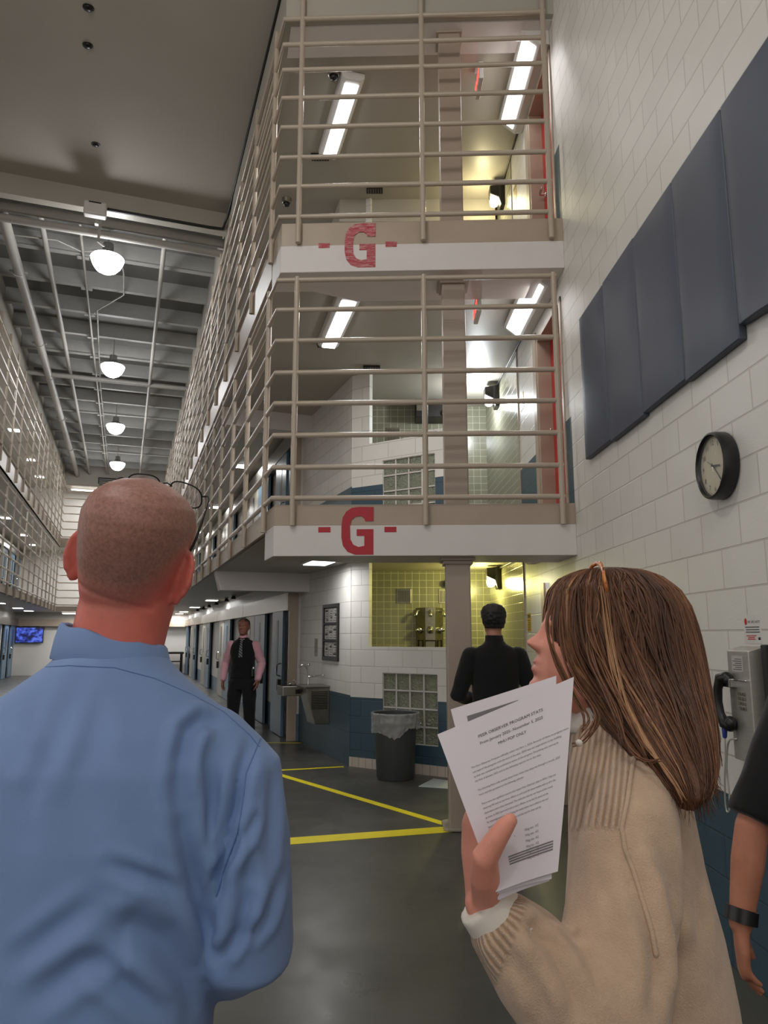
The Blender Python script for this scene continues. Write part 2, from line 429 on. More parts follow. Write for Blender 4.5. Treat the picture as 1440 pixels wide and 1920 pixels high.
# painted letter G with a dash on either side
GP = [(508,1047),(480,1047),(452,1046),(418,1050),(394,1066),(379,1092),(374,1130),(374,1178),(381,1214),(401,1240),(432,1252),(508,1252),(508,1143),(438,1143),(438,1172),(470,1172),(470,1214),(446,1219),(424,1209),(412,1186),(410,1130),(416,1102),(435,1087),(458,1087),(470,1097),(473,1108),(508,1108)]
def letter_parts(beam, s0, s1, z0, z1, dash, mats):
    m = MB(); n = len(GP); fr = [];bk = []
    for x, y in GP:
        s = s0 + (x - 374) / 134.0 * (s1 - s0); z = z1 - (y - 1047) / 205.0 * (z1 - z0)
        fr.append(fp(s, 0.003, z)); bk.append(fp(s, -0.01, z))
    m.add(fr + bk, [tuple(range(n))] + [(i, (i + 1) % n, n + (i + 1) % n, n + i) for i in range(n)])
    o = obj('painted_letter', m, mats, beam); 
    for a, b, c, d in dash:
        m = MB(); m.fbox(fp, a, b, -0.01, 0.003, c, d); obj('painted_dash', m, mats, beam)
    return o
g = letter_parts(beams[0], -0.372, -0.092, 2.291, 2.711, [(-0.574, -0.468, 2.488, 2.535), (0.004, 0.108, 2.487, 2.534)], M_LETTER); g['label'] = 'crisp red painted letter G'
g = letter_parts(beams[1], -0.367, -0.08, 4.968, 5.41, [(-0.612, -0.508, 5.17, 5.219), (0.014, 0.119, 5.168, 5.222)], M_FADED); g['label'] = 'worn red painted letter G'

# ---- walls of the right hand gallery, level by level
m = MB(); mt = MB()
A0, A1 = hp(2.707, 9.07), hp(2.60, 11.5)
AO0, AO1 = hp(2.87, 9.10), hp(2.76, 11.6)
for k in range(3):
    z, c = FLZ[k], CZ[k] + 0.02
    P = [tuple(A1)[:2], tuple(A0)[:2], tuple(AO0)[:2], tuple(AO1)[:2]]
    m.prism(P, z, z + 0.86, 1); m.prism(P, z + 0.86, c, 0)
    # pier and half wall of the shower, with an opening for the glass blocks
    m.fbox(sp, 0, 0.283, -0.07, 0, z, z + 0.84, 1); m.fbox(sp, 0, 0.283, -0.07, 0, z + 0.84, c, 0)
    T0, T1, G0, G1, E1, TOP = 0.283, 0.487, 0.33, 1.15, 1.254, 1.41
    m.fbox(sp, T0, T1, -0.15, 0, z, z + 0.84, 1); m.fbox(sp, T0, T1, -0.15, 0, z + 0.84, z + G1, 0)
    m.fbox(sp, E1, TOP, -0.15, 0, z, z + 0.84, 1); m.fbox(sp, E1, TOP, -0.15, 0, z + 0.84, z + G1, 0)
    m.fbox(sp, T1, E1, -0.15, 0, z, z + G0, 1); m.fbox(sp, T0, TOP, -0.15, 0, z + G1, z + 1.463 - (0.06 if k else 0), 0)
struct('wall_shower_front', m, [M_CMU, M_CMUB], uv=True)
m = MB()
for k in range(3):
    m.prism([(-0.86, 10.8), (1.6, 10.8), (1.6, 10.95), (-0.86, 10.95)], FLZ[k], CZ[k] + 0.02)
struct('wall_shower_back', m, M_TILE, uv=True)
m = MB(); m.prism([(-0.62, 9.35), (1.55, 9.35), (1.55, 10.8), (-1.0, 10.8)], 7.28, 7.66); struct('ceiling_shower_top', m, M_CEIL)
m = MB(); m.fbox(sp, 0, 1.41, 0, 0.008, 0, 0.118); struct('baseboard_shower', m, M_TILEB, uv=True)
for k in range(2):
    w = MB(); z = FLZ[k]
    for i in range(5):
        t = 0.487 + i * 0.19175; w.fbox(sp, t - 0.0085, t + 0.0085, -0.13, -0.012, z + 0.33, z + 1.15)
    for j in range(5):
        zz = z + 0.33 + j * 0.205; w.fbox(sp, 0.487, 1.254, -0.13, -0.012, zz - 0.0085, zz + 0.0085)
    win = struct('window_%d' % (k + 1), w, M_WHITE)
    for i in range(4):
        for j in range(4):
            b = MB(); t = 0.487 + i * 0.19175; zz = z + 0.33 + j * 0.205
            b.fbox(sp, t + 0.006, t + 0.1857, -0.11, -0.025, zz + 0.006, zz + 0.199); obj('glass_block', b, M_GBLOCK, win, bevel=0.012)
# ---- cell fronts, right and left
m = MB()
for k in range(3):
    z = FLZ[k]; m.hbox(2.56, 2.7, 11.5, 33.6, z, z + 0.4, 1); m.hbox(2.56, 2.7, 11.5, 33.6, z + 0.4, CZ[k] + 0.02, 0)
struct('wall_cells_right', m, [M_WHITE, M_DOORB])
m = MB()
for k in range(3):
    z = FLZ[k]; m.hbox(-4.5, -4.32, 8.0, 33.6, z, z + 0.4, 1); m.hbox(-4.5, -4.32, 8.0, 33.6, z + 0.4, CZ[k] + 0.02, 0)
struct('wall_cells_left', m, [M_WHITE, M_DOORB])
m = MB(); m.hbox(-4.6, 4.6, 33.5, 33.7, 0, 8.6); struct('wall_far', m, M_WHITE)
m = MB(); m.hbox(-2.65, 1.2, 31.45, 31.6, 7.62, 8.6); struct('wall_far_upper', m, M_CEIL)
m = MB(); m.hbox(-4.3, 2.55, 33.2, 33.5, 1.98, 2.26); struct('trim_8', m, M_CURB)
# stainless track covers over the cell doors with beige ends
n = 9
for side, l0, l1, ast in ((1, 2.40, 2.56, 11.5), (-1, -4.32, -4.16, 9.0)):
    for k in range(3):
        z = FLZ[k]; m = MB(); a = ast + 0.06
        while a < 33.4:
            m.hbox(l0, l1, a + 0.008, min(a + 4.76, 33.5), z + 2.0, z + 2.27); a += 4.78
        struct('trim_%d' % n, m, M_STEEL); n += 1
        m = MB(); m.hbox(l0 - 0.005, l1, ast - 0.02, ast + 0.06, z + 1.99, z + 2.28); m.hbox(l0 + 0.02, l1, ast - 0.02, ast + 0.05, z, z + 2.0)
        struct('trim_%d' % n, m, M_CURB, bevel=0.004); n += 1
# cross beams under the galleries
for k in range(3):
    m = MB(); P = [hp(1.28, 11.02, CZ[k] - 0.28), hp(2.64, 11.02, CZ[k] - 0.28), hp(2.64, 11.3, CZ[k] - 0.28), hp(1.28, 11.3, CZ[k] - 0.28), hp(1.20, 11.02, CZ[k] + 0.01), hp(2.64, 11.02, CZ[k] + 0.01), hp(2.64, 11.3, CZ[k] + 0.01), hp(1.20, 11.3, CZ[k] + 0.01)]
    m.box8(P); struct('trim_%d' % n, m, M_SLABW, bevel=0.005); n += 1
# ---- main ceiling, drop beam, roof deck and joists, hall side walls above the railings
m = MB(); m.prism([(-9, -4), (2.2, -4), (2.2, 6.3), (-0.96, 6.34), tuple(hp(1.2, 6.78))[:2], tuple(hp(1.2, 10.95))[:2], tuple(hp(-6, 10.95))[:2]], 8.25, 8.45); struct('ceiling', m, M_CEILM)
m = MB(); m.hbox(-2.7, 1.2, 10.95, 11.1, 7.93, 8.5); struct('trim_%d' % n, m, M_CEIL); n += 1
m = MB(); m.hbox(-2.7, 1.25, 10.9, 33.6, DECKZ, DECKZ + 0.2); struct('ceiling_deck', m, M_DECK)
m = MB(); a = 11.75
while a < 31.3:
    m.hbox(-2.65, 1.2, a - 0.025, a + 0.025, 8.2, DECKZ); m.hbox(-2.65, 1.2, a - 0.05, a + 0.05, 8.18, 8.2); a += 1.23
struct('ceiling_joists', m, M_JOIST)
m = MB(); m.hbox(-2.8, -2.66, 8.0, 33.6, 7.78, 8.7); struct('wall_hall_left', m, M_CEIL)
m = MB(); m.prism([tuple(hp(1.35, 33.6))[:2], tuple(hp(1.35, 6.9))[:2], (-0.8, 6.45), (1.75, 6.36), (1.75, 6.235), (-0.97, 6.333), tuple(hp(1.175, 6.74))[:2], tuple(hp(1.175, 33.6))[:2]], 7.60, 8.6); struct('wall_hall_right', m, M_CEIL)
m = MB(); m.prism([(-0.93, 6.39), (1.655, 6.30), (1.65, 6.70), (-1.02, 6.78)], 7.585, 7.625); struct('trim_60', m, M_SLABW)

M_GROUT = mat('grout_base', srgb(158, 150, 136), 0.7, var=0.12, vscale=20, bump=0.3)
# ---- steel columns of the end gallery, one per level
labs = ['tan steel column standing on the ground floor at the end of the yellow floor line', 'tan steel column on the middle gallery, behind the crisp red letter G railing', 'tan steel column on the top gallery, behind the worn red letter G railing']
for k in range(3):
    x, y = 0.657, 6.54
    z1 = [2.28, 4.93, 7.62][k]
    t = thing('steel_column', labs[k], 'column', (x, y, FLZ[k]), 0, None)
    h = 0.108; R = Matrix.Rotation(-0.036, 3, 'Z')
    m = MB(); m.box((x, y, (FLZ[k] + z1) / 2), (2 * h, 2 * h, z1 - FLZ[k]), -0.036); obj('shaft', m, M_COLUMN, t, bevel=0.012)
    m = MB(); m.box((x, y, z1 - 0.015), (0.30, 0.30, 0.03), -0.036); m.box((x, y, z1 - 0.045), (0.26, 0.26, 0.03), -0.036); obj('cap_plate', m, M_COLUMN, t, bevel=0.004)
    m = MB(); m.prism([(x + dx * 0.16, y + dy * 0.16) for dx, dy in ((-1, -0.8), (-0.8, -1), (0.8, -1), (1, -0.8), (1, 0.8), (0.8, 1), (-0.8, 1), (-1, 0.8))], FLZ[k] + 0.003, FLZ[k] + 0.028); obj('base_collar', m, M_GROUT if not k else M_CURB, t, bevel=0.006)

# ---- railings
ZT2 = [2.787, 3.065, 3.357, 3.652, 3.941, 4.246, 4.545, 4.837]
ZT3 = [5.474, 5.785, 6.09, 6.41, 6.725, 7.032, 7.314, 7.60]
def railing(label, paths, posts, zs, seg=8):
    t = thing('railing', label, 'railing', paths[0], 0, None)
    for z in zs:
        m = MB(); m.tube([Vector((p[0], p[1], z)) for p in paths], 0.0235, seg, cap=None); obj('rail', m, M_BEIGE, t, smooth=50)
    for p, z0, z1 in posts:
        m = MB(); m.tube([Vector((p[0], p[1], z0)), Vector((p[0], p[1], z1))], 0.026, seg, up=(0, 1, 0), cap=None); obj('post', m, M_BEIGE, t, smooth=50)
    return t
path = [fp(1.57, 0.03, 0), fp(-0.985, 0.03, 0), hp(1.145, 6.75), hp(1.145, 31.45)]
side_as = [6.66] + [7.86 + 1.18 * i for i in range(20)]
for zs, z0, z1f, z1s, lab in ((ZT2, 2.545, 4.865, 4.90, 'beige pipe railing of the middle gallery on the right, above the crisp red letter G'), (ZT3, 5.21, 8.2, 7.78, 'beige pipe railing of the top gallery on the right, above the worn red letter G')):
    posts = [(fp(s, 0.032, 0), z0, z1f) for s in (-0.80, 0.365, 1.545)] + [(hp(1.143, a), z0 - 0.01, z1s) for a in side_as]
    railing(lab, path, posts, zs, 10)
left_as = [9.2 + 1.18 * i for i in range(19)]
for zs, z0, z1, lab in ((ZT2, 2.50, 4.90, 'beige pipe railing of the middle gallery along the left side of the hall'), (ZT3, 5.12, 7.85, 'beige pipe railing of the top gallery along the left side of the hall')):
    railing(lab, [hp(-2.615, 8.2), hp(-2.615, 31.43)], [(hp(-2.613, a), z0, z1) for a in left_as], zs, 6)
for zs, z0, z1, lab in ((ZT2, 2.50, 4.90, 'beige pipe railing across the far end of the hall, middle gallery'), (ZT3, 5.12, 7.7, 'beige pipe railing across the far end of the hall, top gallery')):
    railing(lab, [hp(-2.6, 31.42), hp(1.13, 31.42)], [(hp(l, 31.42), z0, z1) for l in (-1.4, -0.2, 1.0)], zs, 6)
# ================================================================== THINGS
def rwf(y, d, z):                    # right wall frame: y along, d out of the wall into the room
    return Vector((wall_x(y) - d, y, z))
def on_surface(mb2, fr, u0, z0, flip=1, d=0.002, shear=0):   # flat text (x, y) laid on a wall frame
    o = MB(); o.add([fr(u0 + flip * v[0], d, z0 + v[1]) for v in mb2.v], mb2.f); return o
# ---- wall pads
edges = [5.752, 5.137, 4.494, 3.872, 3.272, 2.67, 2.06]
plab = ['dark slate vinyl wall pad farthest along the row, beside the gallery railing', 'second dark slate wall pad from the gallery end of the row', 'third dark slate wall pad from the gallery end of the row', 'fourth dark slate wall pad from the gallery end, above the wall clock', 'fifth dark slate wall pad from the gallery end, its lower corner sagging loose', 'dark slate wall pad nearest the camera']
for i in range(6):
    y1, y0 = edges[i] - 0.004, edges[i + 1] + 0.004; zb = 3.0 - (0.015 if i in (1, 3) else 0); zt = 4.205 + (0.01 if i == 1 else 0)
    rr = []; ny, nz = 10, 14
    m = MB(); vs = []
    def pz(u, v):
        b = 0.055 - 0.012 * max(abs(2 * u - 1) ** 8, abs(2 * v - 1) ** 10)
        z = zb + (zt - zb) * v
        if i == 4 and v < 0.15: b += 0.05 * (1 - v / 0.15) * (1 - u); z -= 0.05 * (1 - v / 0.15) * (1 - u) ** 2 - 0.05 * u * (1 - v / 0.15)
        return b, z
    for a in range(nz + 1):
        for b in range(ny + 1):
            u, v = b / ny, a / nz; d, z = pz(u, v); vs.append(rwf(y0 + (y1 - y0) * u, d, z))
    F = [(a * (ny + 1) + b, a * (ny + 1) + b + 1, (a + 1) * (ny + 1) + b + 1, (a + 1) * (ny + 1) + b) for a in range(nz) for b in range(ny)]
    nb = len(vs); border = [b for b in range(ny + 1)] + [a * (ny + 1) + ny for a in range(1, nz + 1)] + [nz * (ny + 1) + b for b in range(ny - 1, -1, -1)] + [a * (ny + 1) for a in range(nz - 1, 0, -1)]
    back = []
    for q in border:
        p = vs[q]; back.append(Vector((wall_x(p.y) - 0.002, p.y, p.z)))
    vs2 = vs + back; nbk = len(border)
    F += [(border[k], border[(k + 1) % nbk], nb + (k + 1) % nbk, nb + k) for k in range(nbk)] + [tuple(nb + k for k in range(nbk))]
    m.add(vs2, F)
    o = obj('wall_pad', m, M_PAD, smooth=50, bevel=0.006); tag(o, plab[i], 'wall pad', 'vinyl pads in a row on the right wall')

# ---- wall clock
cy, cz = 3.60, 2.445
t = thing('wall_clock', 'round black rimmed wall clock with cream face, below the slate pads', 'clock', (wall_x(cy), cy, cz))
CM = Matrix.Translation((wall_x(cy), cy, cz)) @ Matrix(((0, 0, -1, 0), (-1, 0, 0, 0), (0, 1, 0, 0), (0, 0, 0, 1)))   # local x -> -y, local y -> z, local z -> -x
m = MB(); m.lathe([(0.165, 0.0), (0.172, 0.01), (0.172, 0.055), (0.168, 0.072), (0.158, 0.077), (0.152, 0.07), (0.150, 0.05)], CM, 56, cap=False); obj('rim', m, M_BLACK, t, smooth=40)
m = MB(); m.lathe([(0.0, 0.05), (0.151, 0.05), (0.151, 0.046), (0.0, 0.046)], CM, 48)
M_FACE = mat('clock_face_cream', srgb(206, 196, 172), 0.5, var=0.02); obj('dial', m, M_FACE, t)
num = MB()
for k in range(1, 13):
    tm = text_mb(str(k), 0.036, 'CENTER'); an = PI / 2 - k * PI / 6
    num.mb(tm, CM @ Matrix.Translation((0.118 * math.cos(an), 0.118 * math.sin(an) - 0.012, 0.0515)))
for k in range(60):
    an = k * PI / 30; T = CM @ Matrix.Rotation(an, 4, 'Z') @ Matrix.Translation((0, 0.143, 0.0512)); b = MB(); b.box((0, 0, 0), (0.0016 if k % 5 else 0.003, 0.007, 0.0006)); num.mb(b, T)
obj('numerals', num, M_BLACK, t)
for nm, an, ln, w in (('hour_hand', math.radians(90 - 100), 0.075, 0.009), ('minute_hand', math.radians(90 - 138), 0.115, 0.006), ('second_hand', math.radians(90 - 300), 0.07, 0.002)):
    b = MB(); b.box((ln / 2 - 0.01, 0, 0), (ln + 0.02, w, 0.0015)); m = MB(); m.mb(b, CM @ Matrix.Translation((0, 0, 0.056)) @ Matrix.Rotation(an, 4, 'Z')); obj(nm, m, M_BLACK, t)
m = MB(); m.lathe([(0.0, 0.069), (0.08, 0.0675), (0.151, 0.064)], CM, 40); obj('glass', m, mat_clear('clock_glass', srgb(230, 230, 230), 0.08, 0.03), t, smooth=True)

# ---- pay phone with handset and steel cord, notice above it
t = thing('wall_phone', 'stainless steel wall phone with black handset and hanging cord', 'phone', (wall_x(3.47), 3.47, 1.03))
m = MB(); m.fbox(rwf, 3.372, 3.572, 0.0, 0.072, 1.032, 1.53)
m.v = [(v[0] + (0.0 if v[2] < 1.5 or v[0] > wall_x(v[1]) - 0.03 else 0.0), v[1], v[2] + (0.022 if (v[2] > 1.5 and v[0] > wall_x(v[1]) - 0.03) else 0)) for v in m.v]
obj('housing', m, mat('phone_steel', srgb(196, 193, 186), 0.42, 0.85, var=0.06, vscale=12, stretch=(1, 1, 8)), t, bevel=0.004)
m = MB(); m.fbox(rwf, 3.425, 3.525, 0.072, 0.0735, 1.435, 1.505); obj('instruction_card', m, M_PAPERD, t)
m = MB()
for k in range(6): m.fbox(rwf, 3.434, 3.516 - 0.02 * (k % 2), 0.0736, 0.0739, 1.443 + 0.0095 * k, 1.446 + 0.0095 * k)
obj('instruction_print', m, M_INK, t)
for r in range(4):
    for c in range(3):
        m = MB(); m.fbox(rwf, 3.425 + c * 0.022, 3.439 + c * 0.022, 0.072, 0.078, 1.262 + r * 0.022, 1.277 + r * 0.022); obj('key', m, M_STEELD, t, bevel=0.002)
m = MB(); m.fbox(rwf, 3.50, 3.575, 0.070, 0.105, 1.36, 1.40); m.fbox(rwf, 3.40, 3.57, 0.070, 0.084, 1.392, 1.40); obj('cradle', m, M_CHROME, t, bevel=0.004)
H = [rwf(3.545, 0.095, 1.405), rwf(3.572, 0.112, 1.40), rwf(3.592, 0.118, 1.35), rwf(3.597, 0.118, 1.29), rwf(3.592, 0.115, 1.235), rwf(3.572, 0.108, 1.19), rwf(3.545, 0.095, 1.185)]
m = MB(); m.tube(H, [0.027, 0.026, 0.021, 0.019, 0.020, 0.026, 0.03], 14); m.sphere(rwf(3.54, 0.092, 1.395), (0.026, 0.03, 0.03), 14); m.sphere(rwf(3.54, 0.095, 1.195), (0.028, 0.034, 0.034), 14)
hs = obj('handset', m, M_BLACK, t, smooth=True)
m = MB(); m.tube([rwf(3.575, 0.108, 1.165), rwf(3.578, 0.108, 1.13)], [0.013, 0.010], 10); obj('strain_relief', m, mat('blue_plastic', srgb(40, 60, 140), 0.4), hs, smooth=True)
m = MB(); cp = [rwf(3.578, 0.108, 1.135), rwf(3.595, 0.105, 1.03), rwf(3.63, 0.10, 0.92), rwf(3.66, 0.09, 0.82), rwf(3.66, 0.085, 0.775), rwf(3.635, 0.085, 0.79), rwf(3.625, 0.085, 0.86), rwf(3.62, 0.09, 0.98), rwf(3.60, 0.09, 1.07), rwf(3.57, 0.09, 1.115), rwf(3.53, 0.078, 1.125)]
def smooth_path(P, n=6):
    out = []
    for i in range(len(P) - 1):
        p0 = P[max(0, i - 1)]; p1 = P[i]; p2 = P[i + 1]; p3 = P[min(len(P) - 1, i + 2)]
        for k in range(n):
            u = k / n; out.append(0.5 * ((2 * p1) + (p2 - p0) * u + (2 * p0 - 5 * p1 + 4 * p2 - p3) * u * u + (3 * p1 - p0 - 3 * p2 + p3) * u ** 3))
    return out + [P[-1]]
m.tube(smooth_path(cp), 0.0045, 8); obj('cord', m, mat('armoured_cord', srgb(206, 202, 192), 0.35, 0.5), t, smooth=True)
m = MB(); m.fbox(rwf, 3.30, 3.345, 0.0, 0.03, 1.0, 1.56); o = obj('cable_cover', m, M_BLACK, bevel=0.006); tag(o, 'black vertical cable cover on the wall beside the steel phone', 'cable cover')
t = thing('wall_sticker', 'white sticker with red octagon stuck above the steel phone', 'sticker', (wall_x(3.45), 3.45, 1.56))
m = MB(); m.fbox(rwf, 3.375, 3.53, 0.0, 0.0015, 1.563, 1.695); obj('sheet', m, mat('sticker_white', srgb(216, 214, 210), 0.4), t)
m = MB(); c = rwf(3.508, 0.002, 1.665); m.add([c + Vector((0, 0.013 * math.cos(a), 0.017 * math.sin(a))) for a in [PI / 8 + k * PI / 4 for k in range(8)]], [tuple(range(8))]); obj('red_octagon', m, M_INKR, t, fix=False)
m = MB(); m.mb(on_surface(text_mb('WE ARE HOT!', 0.0175, 'LEFT'), rwf, 3.491, 1.657, -1, 0.002))
for k, (zz, a, b) in enumerate(((1.637, 3.39, 3.515), (1.625, 3.39, 3.51), (1.614, 3.388, 3.512))): m.fbox(rwf, a, b, 0.0016, 0.002, zz, zz + 0.004)
m.fbox(rwf, 3.385, 3.405, 0.0016, 0.002, 1.58, 1.592)
obj('black_print', m, M_BLACK, t)
m = MB()
for zz, a, b in ((1.597, 3.42, 3.51), (1.589, 3.435, 3.495), (1.581, 3.43, 3.5)): m.fbox(rwf, a, b, 0.0016, 0.002, zz, zz + 0.004)
obj('red_print', m, M_INKR, t)

# ---- yellow safety notices beside the shower tile
def wall_notice(z, label):
    t = thing('safety_notice', label, 'notice', (wall_x(8.22), 8.22, z), 0, None)
    m = MB(); m.fbox(rwf, 8.13, 8.31, 0, 0.003, z - 0.10, z + 0.10); obj('sheet', m, mat('notice_yellow', srgb(206, 160, 40), 0.5), t)
    m = MB(); m.fbox(rwf, 8.15, 8.29, 0.003, 0.0035, z + 0.05, z + 0.085)
    for k in range(5): m.fbox(rwf, 8.15, 8.29 - 0.03 * (k % 2), 0.003, 0.0035, z - 0.08 + k * 0.024, z - 0.072 + k * 0.024)
    obj('print', m, M_BLACK, t)
wall_notice(1.745, 'yellow notice on the ground floor wall, right of the man in black')
wall_notice(4.30, 'yellow notice on the middle gallery wall, left of the red door')
wall_notice(6.98, 'yellow notice on the top gallery wall, left of the red door')

# ---- vandal lamps on the shower side wall
def wall_lamp(y, z, lens, label, energy, col):
    x = wall_x(y)
    t = thing('wall_lamp', label, 'lamp', (x, y, z), 0, None)
    m = MB(); m.rings([[(x - d, y + a, z + b) for a, b in ((-w, -h0), (w, -h0), (w, h1), (-w, h1))] for d, w, h0, h1 in ((0.0, 0.10, 0.17, 0.13), (0.05, 0.10, 0.17, 0.13), (0.08, 0.085, 0.05, 0.125), (0.19, 0.075, 0.0, 0.115))])
    obj('housing', m, M_DARKM, t, bevel=0.008)
    m = MB(); m.stack([(x - 0.125, y, z + 0.02, 0.05, 0.065), (x - 0.128, y, z - 0.07, 0.058, 0.07), (x - 0.128, y, z - 0.12, 0.05, 0.06), (x - 0.128, y, z - 0.14, 0.025, 0.03)], 20, power=2.6)
    obj('lens', m, lens, t, smooth=50)
    L = bpy.data.lights.new('lamp_light', 'POINT'); L.energy = energy; L.color = col; L.shadow_soft_size = 0.07
    lo = bpy.data.objects.new('lamp_light', L); COL.objects.link(lo); lo.location = (x - 0.27, y, z - 0.10)
wall_lamp(9.95, 2.39, M_LENSY, 'black wall lamp with yellow lens in the ground floor shower', 32, (1.0, 0.92, 0.28))
wall_lamp(9.75, 4.88, M_LENSW, 'black wall lamp with cool white lens in the middle gallery shower', 44, (0.92, 0.97, 1.0))
wall_lamp(8.95, 7.40, M_LENSY, 'black wall lamp with warm lens on the top gallery', 14, (1.0, 0.88, 0.5))
# conduits feeding the lamps
for k, (y0, y1, z) in enumerate(((9.9, 8.5, 2.50), (9.7, 7.84, 5.02), (8.9, 7.8, 7.56))):
    m = MB(); m.tube([rwf(y0, 0.02, z), rwf(y1, 0.02, z)], 0.013, 8); o = obj('lamp_conduit', m, M_DARKM, smooth=True)
    tag(o, 'dark conduit along the shower wall feeding the lamp of the ' + ['ground floor', 'middle gallery', 'top gallery'][k], 'conduit')

# ---- shower fittings on the back wall
def bw(x, d, z): return Vector((x, 10.8 - d, z))
def vent_grille(x, z, s, label, group=None):
    t = thing('vent_grille', label, 'vent', (x, 10.8, z), 0, None)
    m = MB(); m.fbox(bw, x - s, x + s, 0, 0.012, z - s, z + s); obj('frame', m, M_STEELD, t, bevel=0.003)
    m = MB()
    for k in range(9): m.fbox(bw, x - s * 0.75 + k * s * 1.5 / 8 - 0.003, x - s * 0.75 + k * s * 1.5 / 8 + 0.003, 0.010, 0.017, z - s * 0.75, z + s * 0.75)
    obj('bars', m, M_DARKM, t)
vent_grille(0.29, 2.17, 0.107, 'square steel vent on yellowish tile, left of the steel shower panel')
vent_grille(0.91, 2.17, 0.107, 'square steel vent on yellowish tile, partly behind the tan column')
vent_grille(0.14, 4.62, 0.11, 'square steel vent on the grey tile of the middle gallery shower')
def shower_panel(z0, label):
    x0, x1 = 0.465, 0.865; w3 = 0.12
    t = thing('wash_panel', label, 'shower', (0.665, 10.8, z0 + 0.6), 0, None)
    m = MB(); P = [(x0, 10.797), (x0 + 0.13, 10.62), (x1 - 0.13, 10.62), (x1, 10.797)]; m.prism(P, z0 + 0.55, z0 + 2.0); obj('panel', m, M_STEELD, t, bevel=0.004)
    faces = [((x0 + 0.065, 10.71), (-0.81, -0.585)), ((0.665, 10.62), (0, -1)), ((x1 - 0.065, 10.71), (0.81, -0.585))]
    for (cx, cyy), (nx, ny) in faces:
        p = Vector((cx, cyy, 0)); nn = Vector((nx, ny, 0)); tt = Vector((-ny, nx, 0))
        m = MB(); m.tube([p + Vector((0, 0, z0 + 1.68)), p + nn * 0.03 + Vector((0, 0, z0 + 1.68))], [0.056, 0.05], 16); m.tube([p + nn * 0.03 + Vector((0, 0, z0 + 1.68)), p + nn * 0.07 + Vector((0, 0, z0 + 1.68))], [0.033, 0.028], 12); obj('valve_knob', m, M_CHROME, t, smooth=50)
        m = MB(); m.tube([p + Vector((0, 0, z0 + 1.95)), p + nn * 0.06 + Vector((0, 0, z0 + 1.95)), p + nn * 0.09 + Vector((0, 0, z0 + 1.89))], [0.022, 0.018, 0.03], 12); obj('shower_nozzle', m, M_CHROME, t, smooth=50)
        m = MB(); q = p + nn * 0.003
        wdt = 0.075 if ny == -1 else 0.05
        pts = [q + tt * wdt + Vector((0, 0, z0 + 1.43)), q - tt * wdt + Vector((0, 0, z0 + 1.43)), q - tt * wdt + Vector((0, 0, z0 + 1.53)), q + tt * wdt + Vector((0, 0, z0 + 1.53))]
        m.tube(pts + [pts[0]], 0.012, 6); obj('soap_recess', m, M_DARKM, t, smooth=40)
shower_panel(0.0, 'three sided stainless shower panel with knobs on yellowish tile')
m = MB(); c = Vector((0.93, 10.8, 2.36)); m.tube([c, c + Vector((0, -0.06, 0.01)), c + Vector((0, -0.10, -0.02))], [0.05, 0.03, 0.055], 16); o = obj('water_spout', m, M_DARKM, smooth=50); tag(o, 'round dark shower head above the vent beside the tan column', 'shower head')
t = thing('wall_box', 'black box hung high on the tile of the middle gallery shower', 'box', (0.71, 10.8, 4.79))
m = MB(); m.box((0.715, 10.62, 4.95), (0.49, 0.36, 0.31)); obj('case', m, M_DARKM, t, bevel=0.012)
m = MB(); m.box((0.56, 10.438, 4.99), (0.15, 0.006, 0.2)); obj('grey_panel', m, M_STEELD, t)
m = MB(); m.tube([(0.90, 10.44, 4.85), (0.90, 10.42, 4.85)], [0.055, 0.05], 20); m.tube([(0.90, 10.415, 4.85), (0.90, 10.405, 4.85)], [0.022, 0.018], 14); obj('round_emblem', m, M_CHROME, t, smooth=50)
# crumpled cloth on the middle half wall
m = MB(); c = sp(1.2, -0.075, 2.68 + 1.403)
for i in range(5): m.sphere(c + SU * (-0.11 + i * 0.055) + Vector((0, 0, 0.025 + 0.012 * (i % 2))), (0.055, 0.05, 0.035), 12)
me = remesh(m, 0.008, 3)
for v, nv in zip(me.vertices, [q.normal.copy() for q in me.vertices]):
    v.co += nv * 0.014 * noise.noise(v.co * 28); v.co.z = max(v.co.z, c.z + 0.001)
o = link('towel', me, mat('towel_white', srgb(225, 224, 220), 0.8), smooth=True); tag(o, 'crumpled white towel on the middle gallery shower half wall', 'towel')

# ---- notice frame and slip of paper on the fountain wall
def fw(a, d, z):
    l = 2.707 + (2.60 - 2.707) * (a - 9.07) / (11.5 - 9.07); return hp(l - d, a, z)
t = thing('notice_frame', 'black framed board of small notices above the drinking fountain', 'notice board', fw(9.87, 0, 1.27))
m = MB()
for a0, a1, z0, z1 in ((9.52, 10.23, 1.26, 1.31), (9.52, 10.23, 1.985, 2.03), (9.52, 9.59, 1.31, 1.985), (10.17, 10.23, 1.31, 1.985), (9.59, 10.17, 1.525, 1.54), (9.59, 10.17, 1.755, 1.77)): m.fbox(fw, a0, a1, 0, 0.025, z0, z1)
obj('frame', m, M_BLACK, t, bevel=0.003)
m = MB(); m.fbox(fw, 9.58, 10.18, 0, 0.006, 1.30, 1.99); obj('backing', m, M_DARKM, t)
k = 0
for i in range(3):
    for j in range(3):
        a0 = 9.605 + i * 0.19; z0 = 1.55 + (j - 1) * 0.23
        m = MB(); m.fbox(fw, a0, a0 + 0.17, 0.006, 0.009, z0, z0 + 0.19); p = obj('notice_sheet', m, M_PAPERD, t)
        m = MB()
        for q in range(5): m.fbox(fw, a0 + 0.02, a0 + 0.15 - 0.03 * ((q + i) % 3), 0.009, 0.0095, z0 + 0.02 + q * 0.032, z0 + (0.028 if (i + j + q) % 4 else 0.045) + q * 0.032)
        obj('notice_print', m, M_INK, p)
t = thing('wall_notice', 'small typed paper on the wall left of the framed notice board', 'notice', fw(10.6, 0, 1.35))
